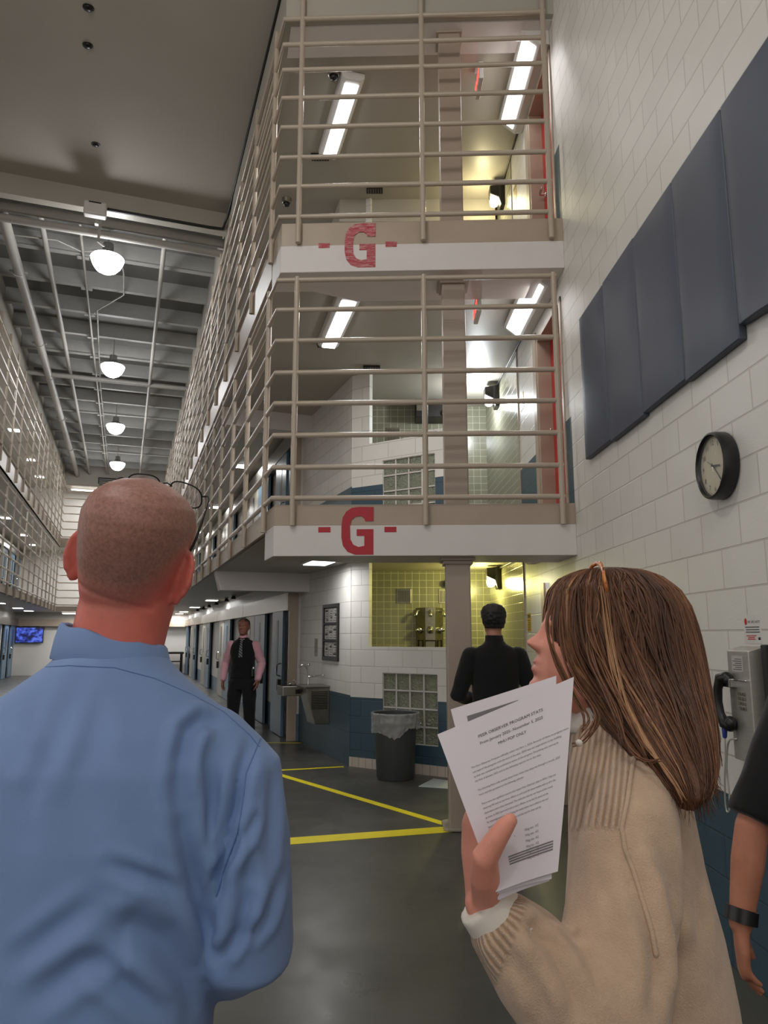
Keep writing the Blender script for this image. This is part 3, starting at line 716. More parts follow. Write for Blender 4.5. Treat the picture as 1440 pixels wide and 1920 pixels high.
m = MB(); m.fbox(fw, 10.52, 10.68, 0, 0.002, 1.30, 1.56); obj('sheet', m, mat('notice_grey', srgb(168, 166, 162), 0.7), t)
m = MB()
for q in range(9): m.fbox(fw, 10.54, 10.66 - 0.02 * (q % 3), 0.002, 0.0026, 1.36 + q * 0.021, 1.368 + q * 0.021)
obj('print', m, M_INKG, t)

# ---- drinking fountain
t = thing('drinking_fountain', 'stainless two level drinking fountain with bottle tap and louvred side', 'drinking fountain', fw(10.2, 0, 0.42))
m = MB()
def fbx(a, d, z): return fw(a, d, z)
m.box8([fbx(9.92, 0.20, 0.42), fbx(9.92, 0.0, 0.42), fbx(10.3, 0.0, 0.42), fbx(10.3, 0.20, 0.42), fbx(9.92, 0.335, 0.90), fbx(9.92, 0.0, 0.90), fbx(10.3, 0.0, 0.90), fbx(10.3, 0.335, 0.90)]); obj('cabinet', m, M_STEELD, t, bevel=0.006)
m = MB()
for q in range(11): 
    z = 0.62 + q * 0.022; m.fbox(lambda u, d, zz: fw(9.918 - d, u, zz), 0.03, 0.255, 0, 0.004, z, z + 0.010)
obj('louvre', m, M_DARKM, t)
m = MB(); m.fbox(fw, 9.90, 10.32, 0, 0.36, 0.90, 0.93); obj('top_tray', m, M_STEEL, t, bevel=0.006)
m = MB(); m.fbox(fw, 10.28, 10.62, 0.22, 0.56, 0.77, 0.905); m.fbox(fw, 10.32, 10.58, 0.0, 0.25, 0.79, 0.88); bs = obj('basin', m, M_STEEL, t, bevel=0.008)
m = MB(); m.fbox(fw, 10.31, 10.59, 0.25, 0.53, 0.905, 0.908); m.fbox(lambda u, d, zz: fw(10.277 - d, u, zz), 0.27, 0.38, 0, 0.004, 0.80, 0.86); obj('basin_well', m, M_DARKM, bs)
m = MB(); p = fw(10.45, 0.33, 0.905); m.tube([p, p + Vector((0, 0, 0.04)), p + Vector((-0.03, -0.01, 0.07))], [0.014, 0.012, 0.01], 8); p = fw(10.42, 0.42, 0.905); m.sphere(p + Vector((0, 0, 0.02)), 0.02, 10); obj('bubbler', m, M_CHROME, t, smooth=True)
m = MB(); p = fw(10.1, 0.25, 0.93); o2 = -NH
m.tube(smooth_path([p, p + Vector((0, 0, 0.12)), p + Vector((0, 0, 0.22)) + o2 * 0.02, p + Vector((0, 0, 0.27)) + o2 * 0.07, p + Vector((0, 0, 0.25)) + o2 * 0.13]), 0.012, 8)
m.tube([p + Vector((0, 0, 0.11)), p + Vector((0, 0, 0.125)) - o2 * 0.20], [0.014, 0.009], 8); m.sphere(p + Vector((0, 0, 0.125)) - o2 * 0.21, 0.018, 10); m.sphere(p + Vector((0, 0, 0.27)), 0.022, 10); obj('gooseneck_tap', m, M_CHROME, t, smooth=True)

# ---- bin with liner, mat on the floor
t = thing('trash_can', 'round grey plastic bin with clear liner bag by the glass blocks', 'trash can', (0.13, 8.70, 0))
T = Matrix.Translation((0.13, 8.70, 0.0))
M_BIN = mat('bin_plastic_grey', srgb(66, 68, 70), 0.5, var=0.05)
m = MB(); m.lathe([(0.0, 0.002), (0.205, 0.002), (0.215, 0.02), (0.245, 0.68), (0.262, 0.685), (0.265, 0.72), (0.256, 0.73), (0.24, 0.72), (0.235, 0.66), (0.205, 0.04), (0.0, 0.04)], T, 48); obj('body', m, M_BIN, t, smooth=35)
rows = []
random.seed(3)
nn = 120; hem = [0.53 + 0.045 * math.sin(2 * k * 2 * PI / nn + 2.2) + 0.025 * math.sin(5 * k * 2 * PI / nn) + 0.022 * noise.noise(Vector((k * .5, 1, 2))) for k in range(nn)]
for r in range(25):
    ring = []
    for k in range(nn):
        an = 2 * PI * k / nn; u = r / 24.0
        if u < 0.3: rad = 0.236 + 0.03 * (u / 0.3); z = 0.62 + 0.115 * (u / 0.3)
        else:
            w = (u - 0.3) / 0.7; rad = 0.270 + 0.008 * math.sin(9 * an + 2 * w) * w + 0.004; z = 0.735 + (hem[k] - 0.735) * w
        rad += (0.003 * math.sin(23 * an + 5 * u) + 0.009 * noise.noise(Vector((an * 5, u * 6, 3))) + 0.006 * noise.noise(Vector((an * 13 + u * 4, u * 9, 7)))) * (1 if u > .2 else .2) + .004
        ring.append((0.13 + rad * math.cos(an), 8.70 + rad * math.sin(an), z))
    rows.append(ring)
m = MB(); m.rings(rows, cap=False); obj('liner_bag', m, M_BAG, t, smooth=True)
m = MB(); m.prism([(0.37, 8.23), (0.71, 8.10), (0.74, 8.52), (0.56, 8.66)], 0.0, 0.006); o = obj('floor_mat', m, mat('mat_pale', srgb(190, 198, 204), 0.6), bevel=0.002); tag(o, 'pale flat mat on the floor between the bin and the tan column', 'mat')

# ---- tall ceiling: lamps, pipes, box, cameras
hb = None
hl_lab = ['nearest high bay lamp under the roof deck', 'second high bay lamp along the hall', 'third high bay lamp along the hall', 'farthest high bay lamp, just above the head of the man in blue']
def high_bay(l, a, label, z=7.62, energy=75):
    p = hp(l, a, z); t = thing('high_bay_lamp', label, 'lamp', p, 0, 'high bay lamps down the hall')
    T = Matrix.Translation(p)
    m = MB(); m.lathe([(0.0, -0.21), (0.09, -0.20), (0.16, -0.16), (0.215, -0.09), (0.25, -0.01), (0.262, 0.04), (0.25, 0.055), (0.0, 0.06)], T, 28); obj('bowl_lens', m, M_LENSB, t, smooth=True)
    m = MB(); m.lathe([(0.24, 0.06), (0.15, 0.12), (0.09, 0.17), (0.08, 0.30), (0.0, 0.31)], T, 24); obj('ballast_housing', m, M_DECK, t, smooth=40)
    m = MB(); m.tube([p + Vector((0, 0, 0.30)), Vector((p.x, p.y, DECKZ if a > 11 else 8.25))], 0.012, 8); obj('hanging_rod', m, M_PIPE, t, smooth=True)
    L = bpy.data.lights.new('high_bay_light', 'POINT'); L.shadow_soft_size = 0.24; L.energy = energy; L.color = (0.97, 0.98, 1.0) if a > 8 else (1.0, 0.965, 0.91)
    lo = bpy.data.objects.new('high_bay_light', L); COL.objects.link(lo); lo.location = p - Vector((0, 0, 0.43))
for (a, lab) in zip((11.93, 17.06, 22.13, 27.17), hl_lab): high_bay(-0.62, a, lab)
high_bay(-1.6, 2.4, 'high bay lamp hung behind the camera over the floor by the phone wall', 7.62, 150)  # unseen lamp added to brighten the foreground and lower right wall
high_bay(-1.6, -2.6, 'rearmost high bay lamp, farthest behind the camera', 7.62, 150)  # second added lamp, out of view, fill from behind the camera
def pipe(pts, r, label, seg=12, mt=None, cat='pipe'):
    m = MB(); m.tube(pts, r, seg); return tag(obj('ceiling_pipe', m, mt or M_PIPE, smooth=50), label, cat)
pipe([hp(-2.64, 11.45, 8.0), hp(1.19, 11.45, 8.0)], 0.075, 'thick pipe crossing the hall just behind the dropped beam, upper of two')
pipe([hp(-2.64, 11.5, 7.84), hp(1.19, 11.5, 7.84)], 0.062, 'pipe crossing the hall behind the dropped beam, lower of two')
pipe([hp(-2.64, 19.1, 8.0), hp(1.19, 19.1, 8.0)], 0.06, 'white pipe crossing the hall midway between the high bay lamps')
t = thing('sprinkler_main', 'thick white pipe running the length of the hall along the left', 'pipe', hp(-2.18, 11.6, 7.95))
m = MB(); m.tube([hp(-2.15, 11.7, 8.0), hp(-2.2, 31.4, 8.0)], 0.085, 14); obj('pipe_run', m, M_PIPE, t, smooth=50)
for a in (13.6, 17.0, 19.3, 23.0, 26.8):
    m = MB(); m.tube([hp(-2.17, a, 8.0), hp(-2.17, a + 0.05, 8.0)], 0.10, 14, cap=None); m.hbox(-2.32, -2.02, a, a + 0.05, 7.985, 8.015); m.tube([hp(-2.17, a + 0.02, 8.05), hp(-2.17, a + 0.02, 8.19)], 0.01, 6); obj('coupling', m, M_PIPE, t, smooth=50)
pipe([hp(-1.63, 11.6, 8.1), hp(-1.75, 31.4, 8.1)], 0.045, 'slim white pipe along the hall, next to the thick left pipe')
pipe([hp(0.25, 11.5, 8.0), hp(0.17, 31.4, 8.0)], 0.04, 'slim white pipe along the right half of the hall ceiling')
t = thing('ceiling_conduit', 'thin clipped conduit along the hall left of the high bay lamps', 'conduit', hp(-1.07, 11.6, 8.1))
m = MB(); m.tube([hp(-1.06, 11.6, 8.12), hp(-1.1, 31.4, 8.12)], 0.022, 8); obj('conduit_run', m, M_PIPE, t, smooth=True)
for i in range(14):
    a = 13.0 + 1.23 * i; m = MB(); m.hbox(-1.17, -0.97, a - 0.05, a + 0.03, 8.13, 8.15); obj('clip', m, M_JOIST, t)
pipe([hp(-2.6, 12.6, 8.14), hp(-1.45, 12.5, 8.14), hp(-1.1, 12.75, 8.14), hp(-0.6, 12.55, 8.14), hp(-0.45, 12.75, 8.12), hp(-0.40, 13.3, 8.12), hp(-0.40, 14.2, 8.12), hp(-0.91, 15.1, 8.12), hp(-1.0, 20, 8.12), hp(-1.02, 31.4, 8.12)], 0.014, 'thin bent conduit looping around the nearest high bay lamp', 6, None, 'conduit')
pipe([hp(1.17, 6.2, 8.19), hp(1.17, 10.3, 8.19), hp(1.14, 10.7, 8.05), hp(1.10, 10.92, 7.96), hp(0.9, 10.93, 7.95), hp(-0.66, 10.93, 7.95)], 0.022, 'dark conduit along the ceiling edge above the right railing to the dropped beam', 8, M_DARKM, 'conduit')
t = thing('access_point', 'white box on the dropped beam above the nearest high bay lamp', 'box', hp(-0.78, 10.8, 7.9))
m = MB(); m.hbox(-0.94, -0.62, 10.80, 10.945, 7.76, 7.98); obj('case', m, M_WHITE, t, bevel=0.03, seg=3)
m = MB(); m.hbox(-0.87, -0.70, 10.794, 10.802, 7.94, 7.96); obj('slot', m, M_DARKM, t)
m = MB(); m.tube([hp(-0.72, 11.2, 7.9), hp(-0.74, 11.35, 7.62), hp(-0.66, 11.4, 7.6)], 0.02, 8); m.hbox(-0.80, -0.72, 11.2, 11.28, 7.84, 7.93); o = obj('beam_clamp', m, M_PIPE); tag(o, 'small bracket hanging from the cross pipe beside the nearest high bay lamp', 'bracket')
for (l, a, lab) in ((-0.75, 7.5, 'small dark ceiling camera nearest the top edge of the picture'), (-0.78, 8.05, 'second small dark ceiling camera from the top edge'), (-0.76, 9.85, 'small dark ceiling camera closest to the dropped beam')):
    p = hp(l, a, 8.25); t = thing('ceiling_camera', lab, 'camera', p, 0, 'small cameras in the tall ceiling')
    T = Matrix.Translation(p) @ Matrix.Rotation(PI, 4, 'X'); m = MB(); m.lathe([(0.06, 0.0), (0.057, 0.006), (0.045, 0.008)], T, 20); obj('ring', m, M_DARKM, t, smooth=40)
    m = MB(); m.lathe([(0.046, 0.005), (0.036, 0.016), (0.018, 0.022), (0.0, 0.024)], T, 20); obj('dome', m, M_BLACK, t, smooth=True)

# ---- gallery ceilings: tube lights, corner lights, cameras, vents, exit signs
M_LENST = mat_emit('tube_light_lens', (0.97, 0.98, 1.0, 1), 5.5)
def tube_light(k, label, p0, p1, z, w=0.13):
    t = thing('tube_light', label, 'light', hp((p0[0] + p1[0]) / 2, (p0[1] + p1[1]) / 2, z))
    a, b = hp(p0[0], p0[1], 0), hp(p1[0], p1[1], 0); d = (b - a).normalized(); s = Vector((d.y, -d.x, 0))
    def cs(p, ww, zz): return [p - s * ww + Vector((0, 0, zz)), p + s * ww + Vector((0, 0, zz))]
    m = MB(); P = []
    for q, e in ((a, -1), (b, 1)):
        P.append([q - s * w + Vector((0, 0, z)), q - s * w * 0.95 + Vector((0, 0, z - 0.07)), q - s * w * 0.6 + Vector((0, 0, z - 0.10)), q + s * w * 0.6 + Vector((0, 0, z - 0.10)), q + s * w * 0.95 + Vector((0, 0, z - 0.07)), q + s * w + Vector((0, 0, z))])
    m.rings(P); obj('housing', m, M_WHITE, t, bevel=0.004)
    m = MB(); P = []
    for q in (a + d * 0.07, b - d * 0.05):
        P.append([q - s * w * 0.62 + Vector((0, 0, z - 0.095)), q - s * w * 0.56 + Vector((0, 0, z - 0.118)), q + s * w * 0.56 + Vector((0, 0, z - 0.118)), q + s * w * 0.62 + Vector((0, 0, z - 0.095))])
    m.rings(P); obj('lens', m, M_LENST, t)
    L = bpy.data.lights.new('tube_light_glow', 'AREA'); L.shape = 'RECTANGLE'; L.size = 0.2; L.size_y = (b - a).length; L.energy = 19; L.color = (1, 0.98, 0.95)
    lo = bpy.data.objects.new('tube_light_glow', L); COL.objects.link(lo); lo.location = (a + b) / 2 + Vector((0, 0, z - 0.14)); lo.rotation_euler = (0, 0, math.atan2(d.y, d.x) - PI / 2)
tube_light(2, 'ceiling tube light of the top gallery, left of the column', (1.99, 6.72), (2.08, 8.1), 7.617)
tube_light(1, 'ceiling tube light of the middle gallery, left of the column', (1.96, 6.66), (2.08, 8.0), 5.067)
def corner_light(z, label, y0=6.42, y1=7.75):
    t = thing('corner_light', label, 'light', (wall_x(7) - 0.15, 7.0, z))
    m = MB(); P = []
    for y in (y0, y1):
        x = wall_x(y) - 0.003; P.append([(x, y, z), (x - 0.27, y, z), (x - 0.28, y, z - 0.035), (x - 0.09, y, z - 0.19), (x, y, z - 0.19)])
    m.rings(P); obj('housing', m, M_WHITE, t, bevel=0.004)
    m = MB(); P = []
    nx, nz = -0.63, -0.777
    for y in (y0 + 0.06, y1 - 0.06):
        x = wall_x(y); a = Vector((x - 0.25, y, z - 0.06)); b = Vector((x - 0.12, y, z - 0.166)); n = Vector((nx, 0, nz))
        P.append([a, a + n * 0.008, b + n * 0.008, b])
    m.rings(P); obj('lens', m, M_LENST, t)
    L = bpy.data.lights.new('corner_light_glow', 'AREA'); L.shape = 'RECTANGLE'; L.size = 0.16; L.size_y = y1 - y0 - 0.2; L.energy = 5; L.color = (1, 0.98, 0.92)
    lo = bpy.data.objects.new('corner_light_glow', L); COL.objects.link(lo); lo.location = (wall_x(7) - 0.22, (y0 + y1) / 2, z - 0.15); lo.rotation_euler = (0, math.radians(39), 0)
corner_light(7.62, 'tube light in the wall corner of the top gallery, above the red door')
corner_light(5.07, 'tube light in the wall corner of the middle gallery, above the red door', 6.5, 7.8)
corner_light(2.54, 'tube light in the wall corner over the ground floor door', 6.95, 7.8)
t = thing('tube_light', 'slim ceiling light on the ground floor, left of the shower', 'light', hp(2.3, 9.0, 2.54))
m = MB(); m.hbox(2.1, 2.45, 8.75, 9.35, 2.51, 2.54); obj('housing', m, M_WHITE, t, bevel=0.004)
m = MB(); m.hbox(2.13, 2.42, 8.79, 9.31, 2.503, 2.512); obj('lens', m, M_LENST, t)
L = bpy.data.lights.new('slim_light_glow', 'AREA'); L.shape = 'RECTANGLE'; L.size = 0.3; L.size_y = 0.5; L.energy = 9; lo = bpy.data.objects.new('slim_light_glow', L); COL.objects.link(lo); lo.location = hp(2.27, 9.05, 2.48)
for l, a, z, lab in ((1.79, 6.49 + 0.3, 7.62, 'dome camera on the top gallery ceiling, beside the tube light'), (1.79, 9.28, 7.62, 'dome camera on the top gallery ceiling, farther along past the tube light')):
    p = hp(l, a, z); t = thing('dome_camera', lab, 'camera', p); T = Matrix.Translation(p) @ Matrix.Rotation(PI, 4, 'X')
    m = MB(); m.lathe([(0.07, 0), (0.062, 0.05), (0.05, 0.06), (0.05, 0.0)], T, 20); obj('body', m, M_STEELD, t, smooth=40); m = MB(); m.lathe([(0.05, 0.055), (0.035, 0.10), (0.0, 0.115)], T, 20); obj('lens_dome', m, M_BLACK, t, smooth=True)
for l, a, z, lab in ((2.0, 8.22, 7.62, 'dark ceiling vent at the far end of the top gallery tube light'), (2.88, 8.66, 7.62, 'dark ceiling vent on the top gallery, between tube light and column'), (2.09, 8.12, 5.07, 'dark ceiling vent at the far end of the middle gallery tube light'), (2.85, 8.67, 5.07, 'dark ceiling vent on the middle gallery, left of the column')):
    p = hp(l, a, z); t = thing('ceiling_vent', lab, 'vent', p)
    m = MB(); m.box(p - Vector((0, 0, 0.012)), (0.22, 0.13, 0.024)); obj('frame', m, M_DARKM, t, bevel=0.003)
    m = MB()
    for q in range(6): m.box(p + Vector((-0.085 + q * 0.034, 0, -0.026)), (0.008, 0.10, 0.006))
    obj('slats', m, M_STEELD, t)
M_EXIT = mat_emit('exit_letters', (1.0, 0.05, 0.04, 1), 5.0)
def exit_sign(x, y, z, label):
    t = thing('exit_sign', label, 'sign', (x, y, z))
    m = MB(); m.box((x, y, z - 0.16), (0.045, 0.32, 0.2)); obj('case', m, M_WHITE, t, bevel=0.004)
    m = MB(); m.tube([(x, y, z), (x, y, z - 0.07)], 0.012, 8); m.box((x, y, z - 0.01), (0.08, 0.12, 0.02)); obj('bracket', m, M_WHITE, t)
    tm = text_mb('EXIT', 0.15, 'CENTER', 0.0, 1.05); m = MB(); m.add([(x - 0.0235, y - v[0], z - 0.215 + v[1]) for v in tm.v], tm.f); obj('letters', m, M_EXIT, t, fix=False)
exit_sign(1.02, 6.95, 7.62, 'red lit exit sign hanging edge on from the top gallery ceiling')
exit_sign(0.96, 7.05, 5.07, 'red lit exit sign hanging edge on from the middle gallery ceiling')
# recessed lights and small black fixtures under the galleries
def recessed(l, a, z, label, group, e=6.0, w=0.15):
    t = thing('recessed_light', label, 'light', hp(l, a, z), 0, group)
    m = MB(); m.hbox(l - w - 0.02, l + w + 0.02, a - w - 0.02, a + w + 0.02, z - 0.012, z); obj('trim_ring', m, M_WHITE, t)
    m = MB(); m.hbox(l - w, l + w, a - w, a + w, z - 0.022, z - 0.012); obj('lens', m, M_LENSC, t)
    L = bpy.data.lights.new('recessed_glow', 'AREA'); L.shape = 'SQUARE'; L.size = w * 2; L.energy = e; lo = bpy.data.objects.new('recessed_glow', L); COL.objects.link(lo); lo.location = hp(l, a, z - 0.05)
    return t
lv = ['ground floor', 'middle gallery', 'top gallery']
for k in range(3):
    for i, a in enumerate((14.9, 20.1, 25.3, 30.2) if k else (20.1, 25.3, 30.2, 32.9)):
        recessed(2.12, a, CZ[k], '%s square light along the %s ceiling on the right' % (ordinal(i), lv[k]), 'square lights under the right gallery ceilings', 22)
    for i, a in enumerate((16.0, 20.0, 24.0, 28.0, 31.0)):
        recessed(-3.55, a, CZ[k] + (0.15 if k == 2 else 0), '%s square light along the %s ceiling on the left' % (ordinal(i), lv[k]), 'square lights under the left gallery ceilings', 20)
for k in range(3):
    m = MB(); z = CZ[k]; t = thing('ceiling_batten', 'long slim light across the far end of the hall, ' + lv[k], 'light', hp(-1.2, 32.3, z)); m.hbox(-2.5, 1.0, 32.2, 32.34, z - 0.05, z); obj('housing', m, M_WHITE, t); m = MB(); m.hbox(-2.45, 0.95, 32.19, 32.35, z - 0.075, z - 0.05); obj('lens', m, M_LENSC, t)
    L = bpy.data.lights.new('batten_glow', 'AREA'); L.shape = 'RECTANGLE'; L.size = 3.0; L.size_y = 0.15; L.energy = 60; lo = bpy.data.objects.new('batten_glow', L); COL.objects.link(lo); lo.location = hp(-0.8, 32.3, z - 0.1); lo.rotation_euler = (0, 0, TH)
for i, a in enumerate((12.6, 14.2, 17.4, 18.66, 20.85, 22.76, 24.5, 26.6)):
    p = hp(2.33, a, 2.54); t = thing('ceiling_spotlight', '%s small black cone fixture over the ground floor cell doors' % ordinal(i), 'fixture', p, 0, 'black cone fixtures over the cell doors'); T = Matrix.Translation(p) @ Matrix.Rotation(PI, 4, 'X')
    m = MB(); m.lathe([(0.05, 0), (0.05, 0.02), (0.03, 0.03)], T, 12); obj('base', m, M_STEELD, t, smooth=40); m = MB(); m.lathe([(0.03, 0.02), (0.06, 0.085), (0.05, 0.095), (0, 0.085)], T, 14); obj('shade', m, M_BLACK, t, smooth=40)

# ---- cell doors
def make_door(l, a0, a1, z, colour, side, label, group):
    w = a1 - a0; t = thing('cell_door', label, 'door', hp(l, (a0 + a1) / 2, z), 0, group); s = -side
    m = MB(); m.hbox(min(l, l + 0.05 * s), max(l, l + 0.05 * s), a0, a1, z + 0.01, z + 2.0); obj('leaf', m, colour, t, bevel=0.004)
    f = l + 0.05 * s
    ac = a0 + w * 0.5
    m = MB(); m.hbox(min(f, f + 0.004 * s), max(f, f + 0.004 * s), ac - 0.09, ac + 0.09, z + 1.05, z + 1.85); obj('vision_panel', m, M_BLACK, t)
    m = MB(); ah = a0 + 0.12 if colour is M_DOORB else a1 - 0.12
    m.tube([hp(f, ah, z + 1.15), hp(f + 0.06 * s, ah, z + 1.13), hp(f + 0.06 * s, ah, z + 0.97), hp(f, ah, z + 0.95)], 0.014, 6); obj('pull_handle', m, M_CHROME, t, smooth=40)
    m = MB(); m.hbox(min(f, f + 0.05 * s), max(f, f + 0.05 * s), ah - 0.06, ah + 0.06, z + 0.72, z + 0.90); obj('lock_case', m, M_DARKM, t, bevel=0.004)
    return t
segs = [(11.95, 12.85, 'B'), (13.85, 15.0, 'B'), (15.05, 16.15, 'T'), (18.75, 19.9, 'B'), (19.95, 21.05, 'T'), (23.5, 24.65, 'B'), (24.7, 25.8, 'T'), (28.3, 29.4, 'B'), (29.45, 30.6, 'T'), (32.0, 33.0, 'B')]
for k in range(3):
    for i, (a0, a1, c) in enumerate(segs):
        if k == 2 and i > 5: continue
        make_door(2.46 if i == 0 else 2.5, a0, a1, FLZ[k], M_DOORB if c == 'B' else M_DOORT, 1, '%s cell door with slot window on the right, %s, the %s from the near end' % ('blue' if c == 'B' else 'tan', lv[k], ordinal(i)), 'cell doors on the right')
    m = MB(); m.hbox(2.50, 2.58, 12.87, 13.0, FLZ[k], FLZ[k] + 2.0); struct('trim_%d' % n, m, M_CURB); n += 1
    m = MB(); m.hbox(2.52, 2.60, 11.56, 11.95, FLZ[k] + 0.02, FLZ[k] + 2.0); struct('trim_%d' % n, m, M_BLACK); n += 1
lsegs = [(13.6, 14.7, 'B'), (16.0, 17.1, 'B'), (18.5, 19.6, 'B'), (21.0, 22.1, 'B'), (23.5, 24.6, 'B'), (26.0, 27.1, 'B'), (28.5, 29.5, 'B'), (30.4, 31.4, 'B'), (32.0, 33.0, 'B')]
for k in range(3):
    for i, (a0, a1, c) in enumerate(lsegs):
        if k == 0 and i < 5 or k == 2: continue
        make_door(-4.28, a0, a1, FLZ[k], M_DOORB, -1, 'blue cell door with slot window on the left, %s, %s' % (lv[k], ('the %s from the near end' % ordinal(i)) if k else ('the %s before the far wall' % ['last', 'second last', 'third last', 'fourth last'][8 - i])), 'cell doors on the left')
# ---- far end: television, dark bench, vent above
t = thing('television', 'flat television showing a blue picture on the far left wall', 'television', hp(-3.72, 33.4, 1.35))
def tv(u, d, z): return hp(-3.72 + u, 33.42 - d, z)
TR = Matrix.Rotation(math.radians(-3), 3, 'Z')
m = MB(); m.fbox(tv, -0.52, 0.52, 0.0, 0.07, 1.30, 1.95); obj('bezel', m, M_BLACK, t, bevel=0.008)
def mat_screen():
    t = NT('tv_picture'); mp = t.coord('Object', (2.2, 2.2, 3.0)); nz = t.noise(mp, 2.2, 3)
    r = t.ramp(nz, 'Fac', [(0.40, (0.004, 0.006, 0.05, 1)), (0.5, (0.02, 0.04, 0.35, 1)), (0.62, (0.10, 0.18, 0.8, 1))]); t.link(r, 'Color', t.b, 'Emission Color'); t.b.inputs['Emission Strength'].default_value = 0.9; t.b.inputs['Base Color'].default_value = (0.01, 0.01, 0.02, 1)
    return t.m
m = MB(); m.fbox(tv, -0.49, 0.49, 0.07, 0.073, 1.33, 1.92); obj('screen', m, mat_screen(), t)
t = thing('bench_table', 'dark table standing against the far white wall, right of the man in blue', 'table', hp(1.9, 32.7, 0))
m = MB(); m.hbox(1.25, 2.35, 32.3, 33.2, 0.84, 0.92); obj('table_top', m, M_DARKM, t, bevel=0.01)
for dl, da in ((1.32, 32.36), (2.28, 32.36), (1.32, 33.1), (2.28, 33.1)):
    m = MB(); m.tube([hp(dl, da, 0.02), hp(dl, da, 0.85)], 0.03, 8, cap=None); obj('leg', m, M_DARKM, t)
m = MB(); m.hbox(1.3, 2.3, 32.42, 33.05, 0.5, 0.54); obj('shelf', m, M_DARKM, t)
t = thing('wall_grille', 'wide dark grille high on the far wall, behind the spectacles', 'vent', hp(-0.9, 31.44, 7.7))
m = MB(); m.hbox(-1.42, -0.1, 31.41, 31.45, 7.40, 7.98); obj('frame', m, M_DARKM, t)
m = MB()
for q in range(8): m.hbox(-1.38, -0.14, 31.40, 31.41, 7.44 + q * 0.065, 7.46 + q * 0.065)
obj('slats', m, M_STEELD, t)
# ================================================================== PEOPLE
CP, SP = math.cos(PITCH), math.sin(PITCH)
CAM_POS = Vector((0, 0, CAM_H))
def ray(x, y):
    a, b = x - 720, 960 - y
    return Vector((a, FPX * CP - b * SP, FPX * SP + b * CP))
def at(x, y, Y):                      # point of the place seen at photo pixel x, y at distance Y
    r = ray(x, y); return CAM_POS + r * (Y / r.y)
def proj(p):
    d = p.y * CP + (p.z - CAM_H) * SP; u = -p.y * SP + (p.z - CAM_H) * CP
    return 720 + FPX * p.x / d, 960 - FPX * u / d

def mat_skin(name, base, second, rough=0.5, var=0.10):
    t = NT(name); t.b.inputs['Roughness'].default_value = rough; t.b.inputs['Specular IOR Level'].default_value = 0.35
    t.b.inputs['Subsurface Weight'].default_value = 0.08; t.b.inputs['Subsurface Radius'].default_value = (0.01, 0.004, 0.002)
    mp = t.coord('Object'); n = t.noise(mp, 22, 5, 0.6)
    lo = tuple(c * (1 - var) for c in base[:3]) + (1,); hi = tuple(min(1, c * (1 + var)) for c in base[:3]) + (1,)
    r = t.ramp(n, 'Fac', [(0.3, lo), (0.7, hi)])
    n2 = t.noise(mp, 190, 3, 0.7); lo2 = tuple(c * 0.72 for c in second[:3]) + (1,); hi2 = tuple(min(1, c * 1.22) for c in second[:3]) + (1,); r2 = t.ramp(n2, 'Fac', [(0.32, lo2), (0.68, hi2)])
    at_ = t.node('ShaderNodeAttribute', attribute_name='tone'); mx = t.node('ShaderNodeMix', data_type='RGBA')
    t.link(at_, 'Fac', mx, 'Factor'); t.link(r, 'Color', mx, 6); t.link(r2, 'Color', mx, 7); t.link(mx, 2, t.b, 'Base Color')
    n3 = t.noise(mp, 260, 2); t.bump(n3, 'Fac', 0.10, 0.002)
    return t.m
def mat_cloth(name, col, rough=0.85, wscale=900, bump=0.12, var=0.05, sheen=0.15):
    t = NT(name); t.b.inputs['Roughness'].default_value = rough; t.b.inputs['Sheen Weight'].default_value = sheen; t.b.inputs['Specular IOR Level'].default_value = 0.25
    mp = t.coord('Object'); n = t.noise(mp, 7, 4); lo = tuple(c * (1 - var) for c in col[:3]) + (1,); hi = tuple(min(1, c * (1 + var)) for c in col[:3]) + (1,)
    r = t.ramp(n, 'Fac', [(0.3, lo), (0.7, hi)]); t.link(r, 'Color', t.b, 'Base Color')
    n2 = t.noise(mp, wscale, 2); t.bump(n2, 'Fac', bump, 0.002)
    return t.m
def set_tone(me, fn):
    a = me.attributes.new('tone', 'FLOAT', 'POINT'); a.data.foreach_set('value', [fn(v.co) for v in me.vertices])

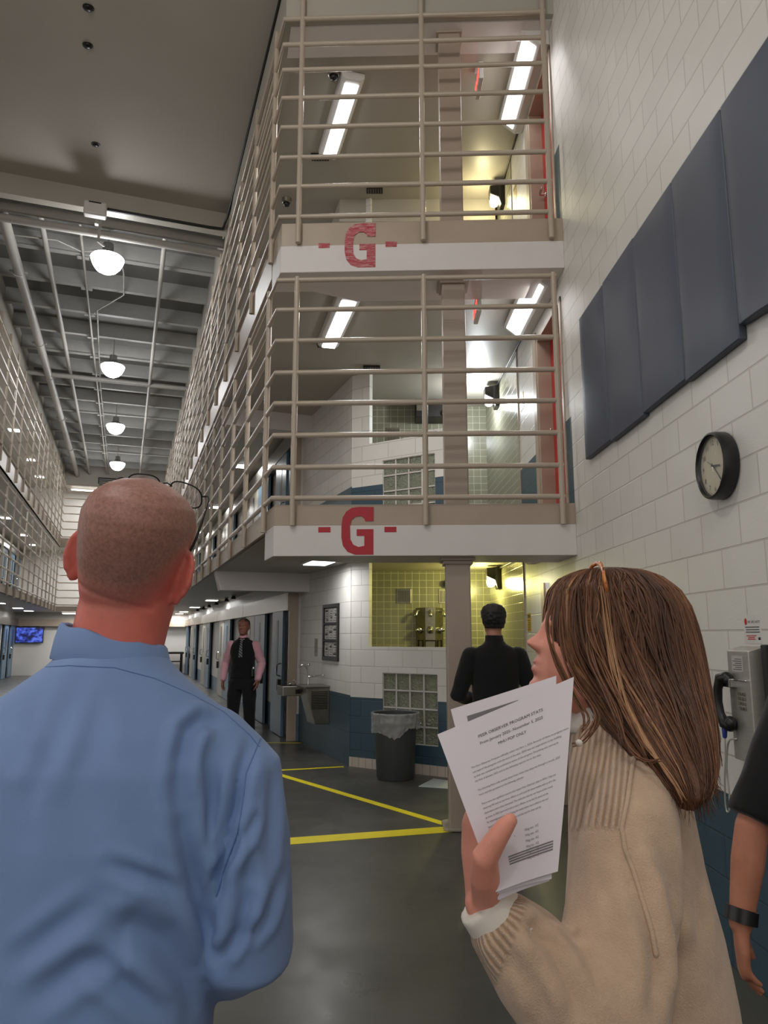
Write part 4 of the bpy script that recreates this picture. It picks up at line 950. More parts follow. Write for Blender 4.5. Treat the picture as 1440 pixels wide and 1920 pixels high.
# ---- head: local x to the person's right, y forward, z up from the chin
HH = [0.0, .05, .12, .19, .25, .31, .37, .42, .50, .58, .66, .76, .86, .93, .975, 1.0]
HF = [.066, .086, .093, .094, .096, .0955, .096, .097, .093, .098, .1005, .097, .083, .058, .032, .004]
HB = [-.006, -.032, -.05, -.058, -.066, -.073, -.080, -.085, -.094, -.101, -.106, -.107, -.096, -.074, -.046, -.012]
HW = [.024, .042, .055, .061, .065, .068, .070, .072, .0745, .0765, .0785, .079, .071, .054, .034, .003]
def gs(x, s): return math.exp(-(x / s) ** 2)
def head_point(h, th, nose=1.0):
    f = float(np.interp(h, HH, HF)); b = float(np.interp(h, HH, HB)); w = float(np.interp(h, HH, HW))
    c, s = math.cos(th), math.sin(th); mid = (f + b) / 2 + 0.006 * 0; hl_ = (f - b) / 2
    p = 2 / 2.25
    x = math.copysign(abs(s) ** p, s) * w; y = mid + math.copysign(abs(c) ** p, c) * hl_
    if c > 0:
        ridge = np.interp(h, [.36, .385, .41, .46, .52, .58, .62], [0, .019, .026, .020, .012, .005, 0])
        y += nose * ridge * gs(x, 0.0095 + 0.006 * max(0, 1 - abs(h - .40) / .05))
        y += nose * 0.010 * gs(h - .395, .03) * gs(abs(x) - .012, .006)
        y -= 0.011 * gs(abs(x) - .031, .014) * gs(h - .515, .045)
        y += 0.004 * gs(h - .585, .03) * gs(abs(x) - .028, .022)
        y += (0.0055 * gs(h - .285, .022) + 0.006 * gs(h - .225, .022) - 0.005 * gs(h - .255, .010)) * gs(x, .021)
        y -= 0.004 * gs(h - .165, .03) * gs(x, .03); y += 0.006 * gs(h - .09, .05) * gs(x, .022)
        y += 0.003 * gs(h - .40, .06) * gs(abs(x) - .045, .02)
    return Vector((x, y, h * 0.232))
def head_mb(T, nose=1.0, ears=True, ear_out=0.0, nh=72, nt=96):
    m = MB(); vs = []; fs = []
    for i in range(nh + 1):
        h = i / nh
        for k in range(nt): vs.append(T @ head_point(h, 2 * PI * k / nt, nose))
    for i in range(nh):
        for k in range(nt):
            k2 = (k + 1) % nt; fs.append((i * nt + k, i * nt + k2, (i + 1) * nt + k2, (i + 1) * nt + k))
    fs.append(tuple(reversed(range(nt)))); fs.append(tuple(nh * nt + k for k in range(nt))); m.add(vs, fs)
    if ears:
        for s in (-1, 1):
            ang = math.radians(28 + ear_out); o = Vector((s * 0.0715, -0.004, 0.109))
            ax = Vector((s * math.sin(ang), -math.cos(ang), 0.10)).normalized(); up = Vector((0, 0.13, 0.99)); up = (up - ax * up.dot(ax)).normalized(); no = ax.cross(up)
            pts = []
            for k in range(15):
                a = math.radians(-75 + k * (255 / 14)); r = 0.019 + 0.0 * k
                pts.append(T @ (o + ax * (0.012 + 0.017 * math.cos(a) * 1.0) + up * (0.031 * math.sin(a) + 0.004)))
            sc = T.to_scale()[0]
            m.tube(pts, [0.0048 * sc] * 4 + [0.0042 * sc] * 11, 8)
            R = Matrix((ax, up, no)).transposed(); R3 = T.to_3x3() @ R
            m.sphere(T @ (o + ax * 0.012), (0.0185, 0.030, 0.0045), 14, 0, R3); m.sphere(T @ (o + ax * 0.010 - up * 0.027), (0.010, 0.012, 0.005), 10, 0, R3); m.sphere(T @ (o + ax * 0.002), (0.010, 0.022, 0.009), 12, 0, R3)
    return m
def hair_cap(T, test, thick=0.012, nh=60, nt=90, rough=0.0, seed=1):
    """shell over the part of the scalp that test(h, theta) picks"""
    m = MB(); idx = {}; vs = []
    def P(i, k): return (i, k % nt)
    keep = [(i, k) for i in range(nh) for k in range(nt) if test((i + .5) / nh, ((k + .5) / nt * 2 * PI + PI) % (2 * PI) - PI)]
    ks = set(keep); fs = []
    C0 = Vector((0, -0.005, 0.14))
    def V_(key, out):
        kk = (key, out)
        if kk not in idx:
            p = head_point(key[0] / nh, 2 * PI * key[1] / nt, 0); n = (p - C0).normalized()
            d = (thick * (1 + rough * noise.noise(p * 60 + Vector((seed, 0, 0))))) if out else -0.003
            idx[kk] = len(vs); vs.append(T @ (p + n * d))
        return idx[kk]
    for (i, k) in keep:
        q = [P(i, k), P(i, k + 1), P(i + 1, k + 1), P(i + 1, k)]
        fs.append(tuple(V_(c, 1) for c in q)); fs.append(tuple(V_(c, 0) for c in reversed(q)))
        for (a, b, nb) in ((q[0], q[1], (i - 1, k)), (q[1], q[2], (i, (k + 1) % nt)), (q[2], q[3], (i + 1, k)), (q[3], q[0], (i, (k - 1) % nt))):
            if nb not in ks and 0 <= nb[0] < nh: fs.append((V_(b, 1), V_(a, 1), V_(a, 0), V_(b, 0)))
    return m.add(vs, fs)
def eyes(T, parent):
    for s in (-1, 1):
        m = MB(); m.sphere(T @ Vector((s * 0.031, 0.0745, 0.119)), 0.0115 * T.to_scale()[0], 14); m.sphere(T @ Vector((s * 0.031, 0.0815, 0.119)), 0.0058 * T.to_scale()[0], 12, 1); o = obj('eye', m, [M_EYE, M_IRIS], parent, smooth=True)
M_IRIS = mat('iris_brown', srgb(40, 28, 22), 0.2)
M_EYE = mat('eye_white', srgb(190, 184, 178), 0.2, var=0.02)

def hand(m, w, d, n, t, curl=(0.35, 0.45, 0.3), sc=1.0, thumb=None, spread=0.0, palm_len=0.092, f_r=0.0086):
    d = Vector(d).normalized(); n = Vector(n); n = (n - d * n.dot(d)).normalized(); t = Vector(t); t = (t - d * t.dot(d) - n * t.dot(n)).normalized(); w = Vector(w)
    m.tube([w - d * 0.02, w + d * 0.02 * sc, w + d * 0.055 * sc, w + d * palm_len * sc], [(0.026 * sc, 0.020 * sc), (0.031 * sc, 0.018 * sc), (0.041 * sc, 0.0165 * sc), (0.040 * sc, 0.013 * sc)], 16, up=n, power=2.6)
    for i, (off, ln) in enumerate(((0.030, 0.074), (0.010, 0.083), (-0.010, 0.077), (-0.029, 0.060))):
        p = w + d * (palm_len - 0.006 - 0.006 * abs(i - 1)) * sc + t * off * sc; cur = 0.0; pts = [p - d * 0.012, p]
        dd = (d + t * (off * spread * 10)).normalized()
        for q, (fr, cu) in enumerate(zip((0.46, 0.31, 0.23), curl)):
            cur += cu * (1 + 0.10 * i)
            v = dd * math.cos(cur) + n * math.sin(cur); p = p + v * ln * fr * sc; pts.append(p)
        m.tube(pts, [f_r * sc * k for k in (1.05, 1.05, 0.97, 0.88, 0.72)], 10, up=t)
    if thumb is None:
        b = w + d * 0.018 * sc + t * 0.022 * sc; v1 = (d * 0.62 + t * 0.66 + n * 0.30).normalized(); v2 = (d * 0.86 + t * 0.30 + n * 0.38).normalized()
        thumb = [b, b + v1 * 0.040 * sc, b + v1 * 0.040 * sc + v2 * 0.032 * sc, b + v1 * 0.040 * sc + v2 * 0.058 * sc]
    if isinstance(thumb[0], tuple): m.tube([q_[0] for q_ in thumb], [q_[1] for q_ in thumb], 12, up=n)
    else: m.tube(thumb, [0.0155 * sc, 0.0125 * sc, 0.0105 * sc, 0.0085 * sc], 10, up=n)
    return m

def normals(me):
    return [v.normal.copy() for v in me.vertices]
def wrinkle(me, amp, freq, stretch=(1, 1, 1), seed=0.0, amp2=0.0, freq2=30):
    N = normals(me)
    for v, nv in zip(me.vertices, N):
        c = v.co.copy(); q = Vector((c.x * stretch[0] * freq + seed, c.y * stretch[1] * freq, c.z * stretch[2] * freq))
        k = noise.noise(q); d = amp * (1 - abs(k) * 2.2)
        if amp2: d += amp2 * noise.noise(c * freq2)
        v.co = c + nv * d
    me.update()

def person(name, label, loc, yaw, H, arms, mats, hair=None, shirt='long', vest=None, tie=None, voxel=0.007, stance=0.10, look=(0, 0), collar=True, group=None, watch=None):
    """standing figure; arms = {side: (elbow, wrist, hand direction, palm normal, thumb side)} in local metres for H 1.80"""
    t = thing(name, label, 'person', loc, 0)
    s = H / 1.80; W = Matrix.Translation(loc) @ Matrix.Rotation(yaw, 4, 'Z') @ Matrix.Scale(s, 4)
    HT = Matrix.Translation((0, 0.016, 1.566)) @ Matrix.Rotation(look[0], 4, 'Z') @ Matrix.Rotation(look[1], 4, 'X')
    b = MB()
    tor = [(0, 0, .86, .15, .10), (0, 0, .96, .158, .105), (0, 0, 1.08, .145, .098), (0, 0, 1.25, .155, .105), (0, -.005, 1.37, .172, .10), (0, -.008, 1.44, .165, .085), (0, -.008, 1.49, .10, .07), (0, -.004, 1.53, .06, .06)]
    b.stack(tor, 36); b.tube([(0, -.01, 1.45), (0, 0.0, 1.55), (0, .012, 1.62)], [.066, .058, .056], 20)
    for sd in (-1, 1):
        b.tube([(sd * .09, 0, .90), (sd * (.09 + stance * .2), .01, .72), (sd * (stance + .0), .015, .50), (sd * (stance + .005), -.005, .32), (sd * (stance + .01), -.02, .09)], [.09, .082, .058, .056, .040], 18)
        b.tube([(sd * (stance + .01), -.05, .045), (sd * (stance + .02), .06, .045), (sd * (stance + .03), .16, .035)], [(.036, .035), (.042, .035), (.040, .022)], 14)
        el, wr, hd, pn, th = arms[sd]; sh = Vector((sd * .178, -.005, 1.425))
        el, wr = Vector(el), Vector(wr)
        b.tube([sh, sh.lerp(el, .5), el, el.lerp(wr, .35), wr], [.044, .044, .041, .041, .028], 16)
        hand(b, wr, hd, pn, th, (.22, .32, .22), spread=.035)
    b.mb(head_mb(HT))
    bw_ = MB(); bw_.mb(b, W); me = remesh(bw_, voxel * s, 2)
    set_tone(me, lambda c: 0.0)
    body = link('body', me, mats['skin'], t, smooth=True); eyes(W @ HT, t)
    # trousers
    q = MB(); q.stack([(0, 0, .80, .165, .115), (0, 0, .90, .175, .12), (0, 0, .98, .172, .118), (0, 0, 1.03, .168, .115)], 32)
    for sd in (-1, 1): q.tube([(sd * .088, 0, .90), (sd * (.09 + stance * .2), .01, .70), (sd * stance, .012, .48), (sd * (stance + .008), 0, .28), (sd * (stance + .012), -.01, .07)], [.105, .10, .083, .074, .078], 18, cap=None)
    qq = MB(); qq.mb(q, W); me = remesh(qq, 0.009, 3); wrinkle(me, 0.004, 9, (1, 1, .6), 3.1); link('trousers', me, mats['trousers'], t, smooth=True)
    for sd in (-1, 1):
        q = MB(); q.tube([(sd * (stance + .012), -.065, .045), (sd * (stance + .02), .03, .05), (sd * (stance + .03), .12, .045), (sd * (stance + .035), .185, .038)], [(.043, .044), (.047, .05), (.050, .042), (.040, .030)], 16, power=2.4); qq = MB(); qq.mb(q, W)
        me = qq.mesh('shoe')
        for v in me.vertices: v.co.z = max(v.co.z, 0.004 + loc[2])
        link('shoe', me, mats['shoes'], t, smooth=True)
    # shirt with sleeves
    q = MB(); q.stack([(0, 0, .95, .178, .125), (0, 0, 1.06, .170, .12), (0, 0, 1.20, .172, .122), (0, -.003, 1.33, .192, .122), (0, -.008, 1.42, .196, .108), (0, -.008, 1.475, .14, .09), (0, -.004, 1.505, .085, .076), (0, -.002, 1.53, .068, .068)], 36)
    slv = MB()
    for sd in (-1, 1):
        el, wr = Vector(arms[sd][0]), Vector(arms[sd][1]); sh = Vector((sd * .175, -.005, 1.42))
        if shirt == 'long': pts, rr = [sh, sh.lerp(el, .5), el, el.lerp(wr, .5), el.lerp(wr, .96)], [.073, .066, .060, .052, .042]
        else: pts, rr = [sh, sh.lerp(el, .5), sh.lerp(el, .93)], [.074, .070, .068]
        if shirt != 'long': q.sphere(sh + Vector((-sd * .01, 0, -.006)), .078, 16)
        (slv if vest else q).tube(pts, rr, 16, cap='round' if shirt == 'long' else None)
    qq = MB(); qq.mb(q, W); me = remesh(qq, 0.008, 4); wrinkle(me, 0.004, 10, (1, 1, .7), 1.7)
    link('vest' if vest else 'shirt', me, vest if vest else mats['shirt'], t, smooth=True)
    if vest:
        qq = MB(); qq.mb(slv, W); me = remesh(qq, 0.007, 3); wrinkle(me, 0.004, 14, (1, 1, .8), 5.0); link('shirt_sleeves', me, mats['shirt'], t, smooth=True)
    if collar:
        q = MB(); R = []
        for z, r, dy in ((1.50, .082, 0), (1.535, .070, .0), (1.57, .066, .006), (1.572, .063, .006), (1.535, .066, 0), (1.50, .076, 0)):
            R.append([(r * math.sin(2 * PI * k / 32), dy + r * math.cos(2 * PI * k / 32), z - (0.02 if z > 1.52 else 0.0) * max(0, math.cos(2 * PI * k / 32)) ** 2) for k in range(32)])
        q.rings(R + [R[0]], cap=False); qq = MB(); qq.mb(q, W); obj('collar', qq, mats['shirt'], t, smooth=True)
    if tie:
        q = MB(); q.rings([[(-w, y, z), (w, y, z), (w, y + .008, z), (-w, y + .008, z)] for w, y, z in ((.014, .082, 1.515), (.02, .088, 1.48), (.014, .10, 1.46), (.022, .118, 1.38), (.028, .127, 1.25))]); qq = MB(); qq.mb(q, W); obj('necktie', qq, tie, t)
    if hair: 
        o = obj('hair', hair_cap(W @ HT, hair[0], hair[1], rough=0.35), hair[2], t, smooth=True)
    return t, W, HT
arm_rest = {sd: ((sd * .245, -.03, 1.13), (sd * .25, .07, .90), (sd * -.02, .12, -1), (-sd, .1, 0), (0, 1, .1)) for sd in (-1, 1)}

# ---- man in black, back turned, hands in front, by the tan column
M_HAIRD = mat('hair_black', srgb(24, 20, 18), 0.55, var=0.3, vscale=60, stretch=(1, 1, .3), bump=0.3, bscale=200)
SK1 = mat_skin('skin_light_tan', srgb(168, 118, 96), srgb(60, 44, 38))
blk = {'skin': SK1, 'trousers': mat_cloth('trousers_black', srgb(26, 26, 28)), 'shoes': M_BLACK, 'shirt': mat_cloth('shirt_black', srgb(17, 17, 19))}
arm_f = {sd: ((sd * .282, -.01, 1.13), (sd * .13, .24, 1.08), (-sd * .6, .7, -.1), (-sd * .5, -.5, -.6), (0, .2, 1)) for sd in (-1, 1)}
def short_hair(h, th): return (h > .60 and abs(th) > .0) and (abs(th) > 1.25 or h > .74) or (h > .30 and abs(th) > 2.0) or (h > .44 and abs(th) > 1.75)
person('person', 'person in a black shirt seen from behind, hands in front, by the tan column', (0.85, 5.72, 0), 0.03, 1.835, arm_f, blk, (short_hair, 0.016, M_HAIRD), 'long', voxel=0.006)

# ---- man in pink shirt and black vest facing us down the hall
M_HAIRG = mat('hair_grey_brown', srgb(70, 60, 54), 0.6, var=0.3, vscale=60, bump=0.3, bscale=200)
SK2 = mat_skin('skin_ruddy', srgb(150, 100, 84), srgb(80, 60, 52))
pnk = {'skin': SK2, 'trousers': mat_cloth('trousers_dark', srgb(22, 22, 25)), 'shoes': M_BLACK, 'shirt': mat_cloth('shirt_pink', srgb(212, 160, 172))}
def tie_mat():
    t = NT('tie_striped'); mp = t.coord('Object', (1, 1, 1)); w = t.node('ShaderNodeTexWave', wave_type='BANDS', bands_direction='DIAGONAL'); w.inputs['Scale'].default_value = 14
    t.link(mp, 'Vector', w, 'Vector'); r = t.ramp(w, 'Fac', [(0.45, srgb(26, 26, 34)), (0.55, srgb(120, 120, 128))]); t.link(r, 'Color', t.b, 'Base Color'); return t.m
arm_p = {1: ((.275, -.05, 1.16), (.265, .08, .93), (-.05, .2, -1), (-1, .1, 0), (0, 1, .1)), -1: ((-.27, -.04, 1.16), (-.255, .09, .94), (.05, .25, -1), (1, .1, 0), (0, 1, .1))}
t, W, HT = person('person', 'person in a pink shirt, black vest and striped tie, facing us by the cell doors', (-2.10, 11.1, 0), PI - 0.12, 1.85, arm_p, pnk, (lambda h, th: (h > .84 and abs(th) > .5) or (h > .66 and abs(th) > 1.35) or (h > .38 and abs(th) > 2.0), 0.008, M_HAIRG), 'long', vest=mat_cloth('vest_black', srgb(16, 16, 18)), tie=tie_mat(), voxel=0.006, stance=0.12)
q = MB(); q.box((-.172, .07, 1.04), (.03, .05, .12)); q.box((-.172, .07, 1.115), (.012, .012, .05)); qq = MB(); qq.mb(q, W); obj('belt_radio', qq, M_BLACK, t, bevel=0.004)
q = MB(); q.box((-.186, .085, 1.10), (.02, .02, .03)); qq = MB(); qq.mb(q, W); obj('key_ring', qq, M_CHROME, t, bevel=0.003)

# ---- man at the right edge: black short sleeve, bare forearm with watch
SK3 = mat_skin('skin_tanned', srgb(176, 116, 92), srgb(90, 60, 50))
rgt = {'skin': SK3, 'trousers': mat_cloth('trousers_charcoal', srgb(36, 37, 40)), 'shoes': M_BLACK, 'shirt': mat_cloth('tee_black', srgb(18, 18, 20))}
arm_r = {-1: ((-.345, -.03, 1.105), (-.405, -.06, .885), (-.02, -.02, -1), (1, -.25, 0), (.25, 1, .1)), 1: ((.24, -.03, 1.13), (.25, .07, .90), (-.02, .12, -1), (-1, .1, 0), (0, 1, .1))}
t, W, HT = person('person', 'person at the right edge in a black tee, bare forearm hanging with a black watch', (1.30, 2.04, 0), 0.0, 1.80, arm_r, rgt, (short_hair, 0.012, M_HAIRD), 'short', voxel=0.0045)
el, wr = Vector(arm_r[-1][0]), Vector(arm_r[-1][1]); d = (wr - el).normalized(); c = W @ (wr - d * 0.022)
RM = d.to_track_quat('Z', 'Y').to_matrix().to_4x4(); TM = Matrix.Translation(c) @ RM
m = MB(); m.lathe([(.0335, -.017), (.038, -.016), (.0385, .016), (.0335, .017), (.0335, -.017)], TM, 28, cap=False); wo = obj('wristwatch', m, M_BLACK, t, smooth=40)
m = MB(); m.box(TM @ Vector((-.02, -.036, 0)), (.042, .024, .042), 0.5); obj('watch_case', m, M_BLACK, wo, bevel=0.006)

# ================================================================== the man in blue, close, from behind
BX, BY = -0.405, 1.10
tb = thing('person', 'person in a light blue dress shirt, close up from behind, shaved head tilted up', 'person', (BX, BY, 0))
SKB = mat_skin('skin_flushed', srgb(202, 108, 95), srgb(152, 112, 100), 0.48)
BH = Matrix.Translation((-0.411, 1.135, 1.587)) @ Matrix.Rotation(math.radians(12.5), 4, 'Y') @ Matrix.Rotation(math.radians(9), 4, 'X') @ Matrix.Diagonal((1.0, 1.05, 1.115, 1))
b = MB()
b.stack([(BX, BY, .86, .15, .10), (BX, BY, 1.0, .155, .105), (BX, BY, 1.2, .155, .10), (BX, BY, 1.36, .17, .10), (BX, BY, 1.45, .165, .085), (BX, BY, 1.51, .10, .07), (BX, BY + .005, 1.55, .065, .065)], 36)
b.tube([(BX, BY, 1.45), (BX, BY + .012, 1.55), (BX + .008, BY + .022, 1.62), (BX + .018, BY + .03, 1.68)], [(.070, .068), (.068, .066), (.070, .068), (.070, .07)], 28, cap='round')
b.mb(head_mb(BH, 1.0, True, 34))
BW = {}
for sd in (-1, 1):
    sh = Vector((BX + sd * .178, BY, 1.428)); el = Vector((BX + sd * .212, BY + .0, 1.185)); wr = Vector((BX + sd * .085, BY + .235, 1.085)); BW[sd] = (sh, el, wr)
    b.tube([sh, sh.lerp(el, .5), el, el.lerp(wr, .4), wr], [.052, .047, .042, .042, .029], 16)
    hand(b, wr, (-sd * .75, .45, -.05), (-sd * .3, -.85, -.2), (0, .1, 1), (0.5, 0.6, 0.4))
    b.tube([(BX + sd * .09, BY, .90), (BX + sd * .10, BY + .01, .50), (BX + sd * .105, BY - .02, .09)], [.095, .06, .042], 16); b.tube([(BX + sd * .105, BY - .05, .045), (BX + sd * .12, BY + .16, .035)], [(.04, .035), (.04, .024)], 12)
me = remesh(b, 0.0038, 3)
BHi = BH.inverted()
def scalp(c):
    p = BHi @ c; h = p.z / 0.232
    if h < 0.05 or p.length > 0.4: return 0.0
    th = abs(math.atan2(p.x, p.y + 0.005)); edge = 0.16 + 0.40 * min(1, max(0, (2.75 - th) / 1.3))
    k = min(1, max(0, (h - edge) / 0.26)); 
    if abs(p.x) > 0.079 and h < .62: k = 0
    return 0.95 * k
set_tone(me, scalp)
for v, nv in zip(me.vertices, normals(me)):             # nape crease
    p = BHi @ v.co
    if p.y < -0.04 and abs(p.x) < 0.06: v.co -= nv * 0.0022 * gs(p.z - (0.072 - 0.12 * p.x), 0.0035)
link('body', me, SKB, tb, smooth=True); eyes(BH, tb)
# shirt
SHB = mat_cloth('shirt_blue', srgb(118, 143, 187), 0.75, 1100, 0.10, 0.03, 0.1)
q = MB()
q.stack([(BX - .03, BY, .90, .185, .13), (BX - .03, BY, 1.0, .195, .137), (BX - .028, BY, 1.12, .197, .137), (BX - .015, BY, 1.22, .188, .132), (BX, BY - .004, 1.33, .198, .128), (BX, BY - .006, 1.42, .198, .117), (BX, BY - .006, 1.465, .188, .102), (BX, BY - .004, 1.50, .162, .088), (BX, BY + .0, 1.53, .122, .08), (BX, BY + .006, 1.555, .088, .076), (BX, BY + .012, 1.572, .074, .070)], 56, power=2.25)
for sd in (-1, 1):
    sh, el, wr = BW[sd]; e2 = el + Vector((sd * .002, .0, -.005))
    q.tube([sh + Vector((-sd * .03, 0, .012)), sh + Vector((sd * .012, 0, -.03)), sh.lerp(el, .45) + Vector((sd * .006, 0, 0)), sh.lerp(el, .8), e2, el.lerp(wr, .25) + Vector((0, 0, -.012)), el.lerp(wr, .6), el.lerp(wr, .93)], [.062, .070, .070, .071, .066, .062, .054, .043], 24)
me = remesh(q, 0.0055, 8)
from mathutils.kdtree import KDTree
def surf_path(bvh, pts, n=10):
    out = []
    for i in range(len(pts) - 1):
        for k in range(n):
            u = k / n; x = pts[i][0] * (1 - u) + pts[i + 1][0] * u; y = pts[i][1] * (1 - u) + pts[i + 1][1] * u
            h = bvh.ray_cast(CAM_POS, ray(x, y).normalized())
            if h[0] is not None: out.append((h[0], h[1]))
    h = bvh.ray_cast(CAM_POS, ray(*pts[-1]).normalized())
    if h[0] is not None: out.append((h[0], h[1]))
    return out
def bvh_of(me): return BVHTree.FromPolygons([v.co for v in me.vertices], [tuple(p.vertices) for p in me.polygons])
def crease(me, bvh, pts, depth, width, ridge=0.0, off=0.0):
    P = surf_path(bvh, pts)
    if len(P) < 2: return
    kd = KDTree(len(P))
    for i, (p, nn) in enumerate(P): kd.insert(p, i)
    kd.balance(); n = len(P); N = normals(me)
    for v, nv in zip(me.vertices, N):
        c, i, dist = kd.find(v.co)
        if dist < width * 3.2:
            f = math.sin(PI * min(1, max(0.0, (i + .7) / n))) ** 0.6
            k = -depth * gs(dist, width) * f
            if ridge: k += ridge * gs(dist - width * 1.9, width * 0.9) * f
            v.co += nv * k
    me.update()
bv = bvh_of(me)
wrinkle(me, 0.0022, 7, (1.4, 1.4, .55), 4.2)
for pts, dp, wd, rg in (
    ([(468, 1395), (448, 1470), (430, 1560), (412, 1640), (398, 1740)], .012, .011, .005),
    ([(330, 1500), (338, 1430), (352, 1372), (378, 1350), (410, 1362)], .007, .012, .006),
    ([(336, 1470), (344, 1560), (362, 1640), (390, 1740), (404, 1810)], .008, .013, .005),
    ([(392, 1420), (400, 1500), (396, 1580)], .005, .012, .003),
    ([(474, 1535), (440, 1590), (408, 1640)], .007, .009, .005), ([(470, 1610), (462, 1680), (440, 1740)], .005, .012, .003),
    ([(512, 1440), (508, 1540), (498, 1640)], .004, .014, .003), ([(470, 1690), (440, 1760), (412, 1800)], .007, .010, .004), ([(528, 1640), (500, 1720), (450, 1770)], .004, .012, .003),
    ([(212, 1752), (250, 1735), (300, 1762), (350, 1830), (372, 1900)], .009, .020, .006), ([(205, 1620), (260, 1640), (330, 1665)], .004, .010, .003),
    ([(60, 1880), (140, 1820), (215, 1785)], .005, .016, .004), ([(30, 1800), (110, 1740), (180, 1690)], .004, .014, .003), ([(160, 1790), (240, 1850), (300, 1900)], .005, .014, .004),
    ([(40, 1330), (60, 1450), (50, 1600)], .003, .02, .002), ([(140, 1280), (110, 1380), (60, 1500)], .003, .016, .003), ([(180, 1320), (165, 1440), (190, 1560)], .0025, .02, .002)):
    crease(me, bv, pts, dp * 1.45, wd * .85, rg * 1.2)
shirt = link('shirt', me, SHB, tb, smooth=True)
bv = bvh_of(me)
SEAM = mat_cloth('shirt_blue_seam', srgb(92, 118, 166), 0.8)
def seam(pts, r, mt, parent, name='seam', lift=0.0, n=8):
    P = surf_path(bv, pts, n); m = MB(); m.tube([p + nn * lift for p, nn in P], r, 6); return obj(name, m, mt, parent, smooth=True)
seam([(2, 1262), (60, 1252), (130, 1248), (215, 1252), (290, 1272), (360, 1302), (420, 1335), (468, 1378), (486, 1400)], 0.0010, SEAM, shirt)
seam([(486, 1352), (490, 1380), (478, 1410), (462, 1450), (456, 1500), (446, 1560), (424, 1620), (405, 1680)], 0.0011, SEAM, shirt)
# collar: stand and folded fall around the neck
ct = MB(); R = []
for rr, dz, k0 in ((.0715, -.020, 0), (.0720, .008, 0), (.0710, .022, 0), (.0730, .0255, 0), (.0765, .021, 0), (.0815, .002, 1), (.0860, -.018, 1), (.0845, -.020, 1), (.0785, -.002, 1), (.0740, .014, 0)):
    r = []
    for k in range(64):
        a = 2 * PI * k / 64; fr = max(0, math.sin(a)) ** 2
        x = BX - .002 + rr * 1.03 * math.cos(a); y = BY + .018 + rr * .93 * math.sin(a); z = 1.578 + dz - .035 * fr - .017 * math.cos(a) * (1.0 if dz > -.01 else .5) + (0.004 * noise.noise(Vector((x * 30, y * 30, 0))))
        r.append((x, y, z))
    R.append(r)
ct.rings(R + [R[0]], cap=False); o = obj('collar', ct, SHB, tb, smooth=True)
# trousers, belt, shoes
q = MB(); q.stack([(BX, BY, .78, .165, .115), (BX, BY, .88, .18, .125), (BX, BY, .98, .178, .122)], 32)
for sd in (-1, 1): q.tube([(BX + sd * .09, BY, .88), (BX + sd * .10, BY + .01, .48), (BX + sd * .108, BY - .01, .07)], [.105, .085, .08], 18, cap=None)
me = remesh(q, 0.01, 3); wrinkle(me, .004, 9, (1, 1, .6), 2); link('trousers', me, mat_cloth('trousers_navy', srgb(38, 42, 54)), tb, smooth=True)
for sd in (-1, 1):
    q = MB(); q.tube([(BX + sd * .107, BY - .07, .045), (BX + sd * .112, BY + .03, .05), (BX + sd * .122, BY + .12, .045), (BX + sd * .126, BY + .185, .038)], [(.043, .044), (.047, .05), (.05, .042), (.04, .03)], 16, power=2.4); me = q.mesh('shoe')
    for v in me.vertices: v.co.z = max(v.co.z, .004)
    link('shoe', me, M_DARKM, tb, smooth=True)
# spectacles pushed up on the head
tg = thing('spectacles', 'thin dark framed spectacles resting on top of the shaved head', 'glasses', BH @ Vector((0, 0.02, 0.232)))
M_WIRE = mat('spectacle_wire', srgb(30, 27, 26), 0.35, 0.6)
for sd in (-1, 1):
    c = Vector((sd * .0355, .066, .219)); ux = Vector((1, 0, -.10 * sd)).normalized(); uy = Vector((0, .62, .78)); uy = Vector((0, -.45, .89)).normalized()
    loop = []
    for k in range(25):
        a = 2 * PI * k / 24; cx = math.copysign(abs(math.cos(a)) ** .75, math.cos(a)) * .0275; cy_ = math.copysign(abs(math.sin(a)) ** .75, math.sin(a)) * .0185
        loop.append(BH @ (c + ux * cx + uy * cy_))
    m = MB(); m.tube(loop, .0012, 6, cap=None); obj('lens_rim', m, M_WIRE, tg, smooth=True)
    m = MB(); m.add(loop[:-1], [tuple(range(24))]); obj('lens', m, M_LENSGL, tg)
    a0 = c + ux * sd * .028 + uy * .006
    m = MB(); m.tube([BH @ v for v in smooth_path([a0, a0 + Vector((sd * .012, -.004, .0)), Vector((sd * .0825, .03, .195)), Vector((sd * .0835, .012, .165)), Vector((sd * .080, .004, .142))], 5)], [.0013] * 11 + [.0021] * 10, 6); obj('temple', m, M_WIRE, tg, smooth=True)
m = MB(); m.tube([BH @ Vector((-.0095, .068, .227)), BH @ Vector((0, .070, .230)), BH @ Vector((.0095, .068, .227))], .0013, 6); obj('bridge', m, M_WIRE, tg, smooth=True)

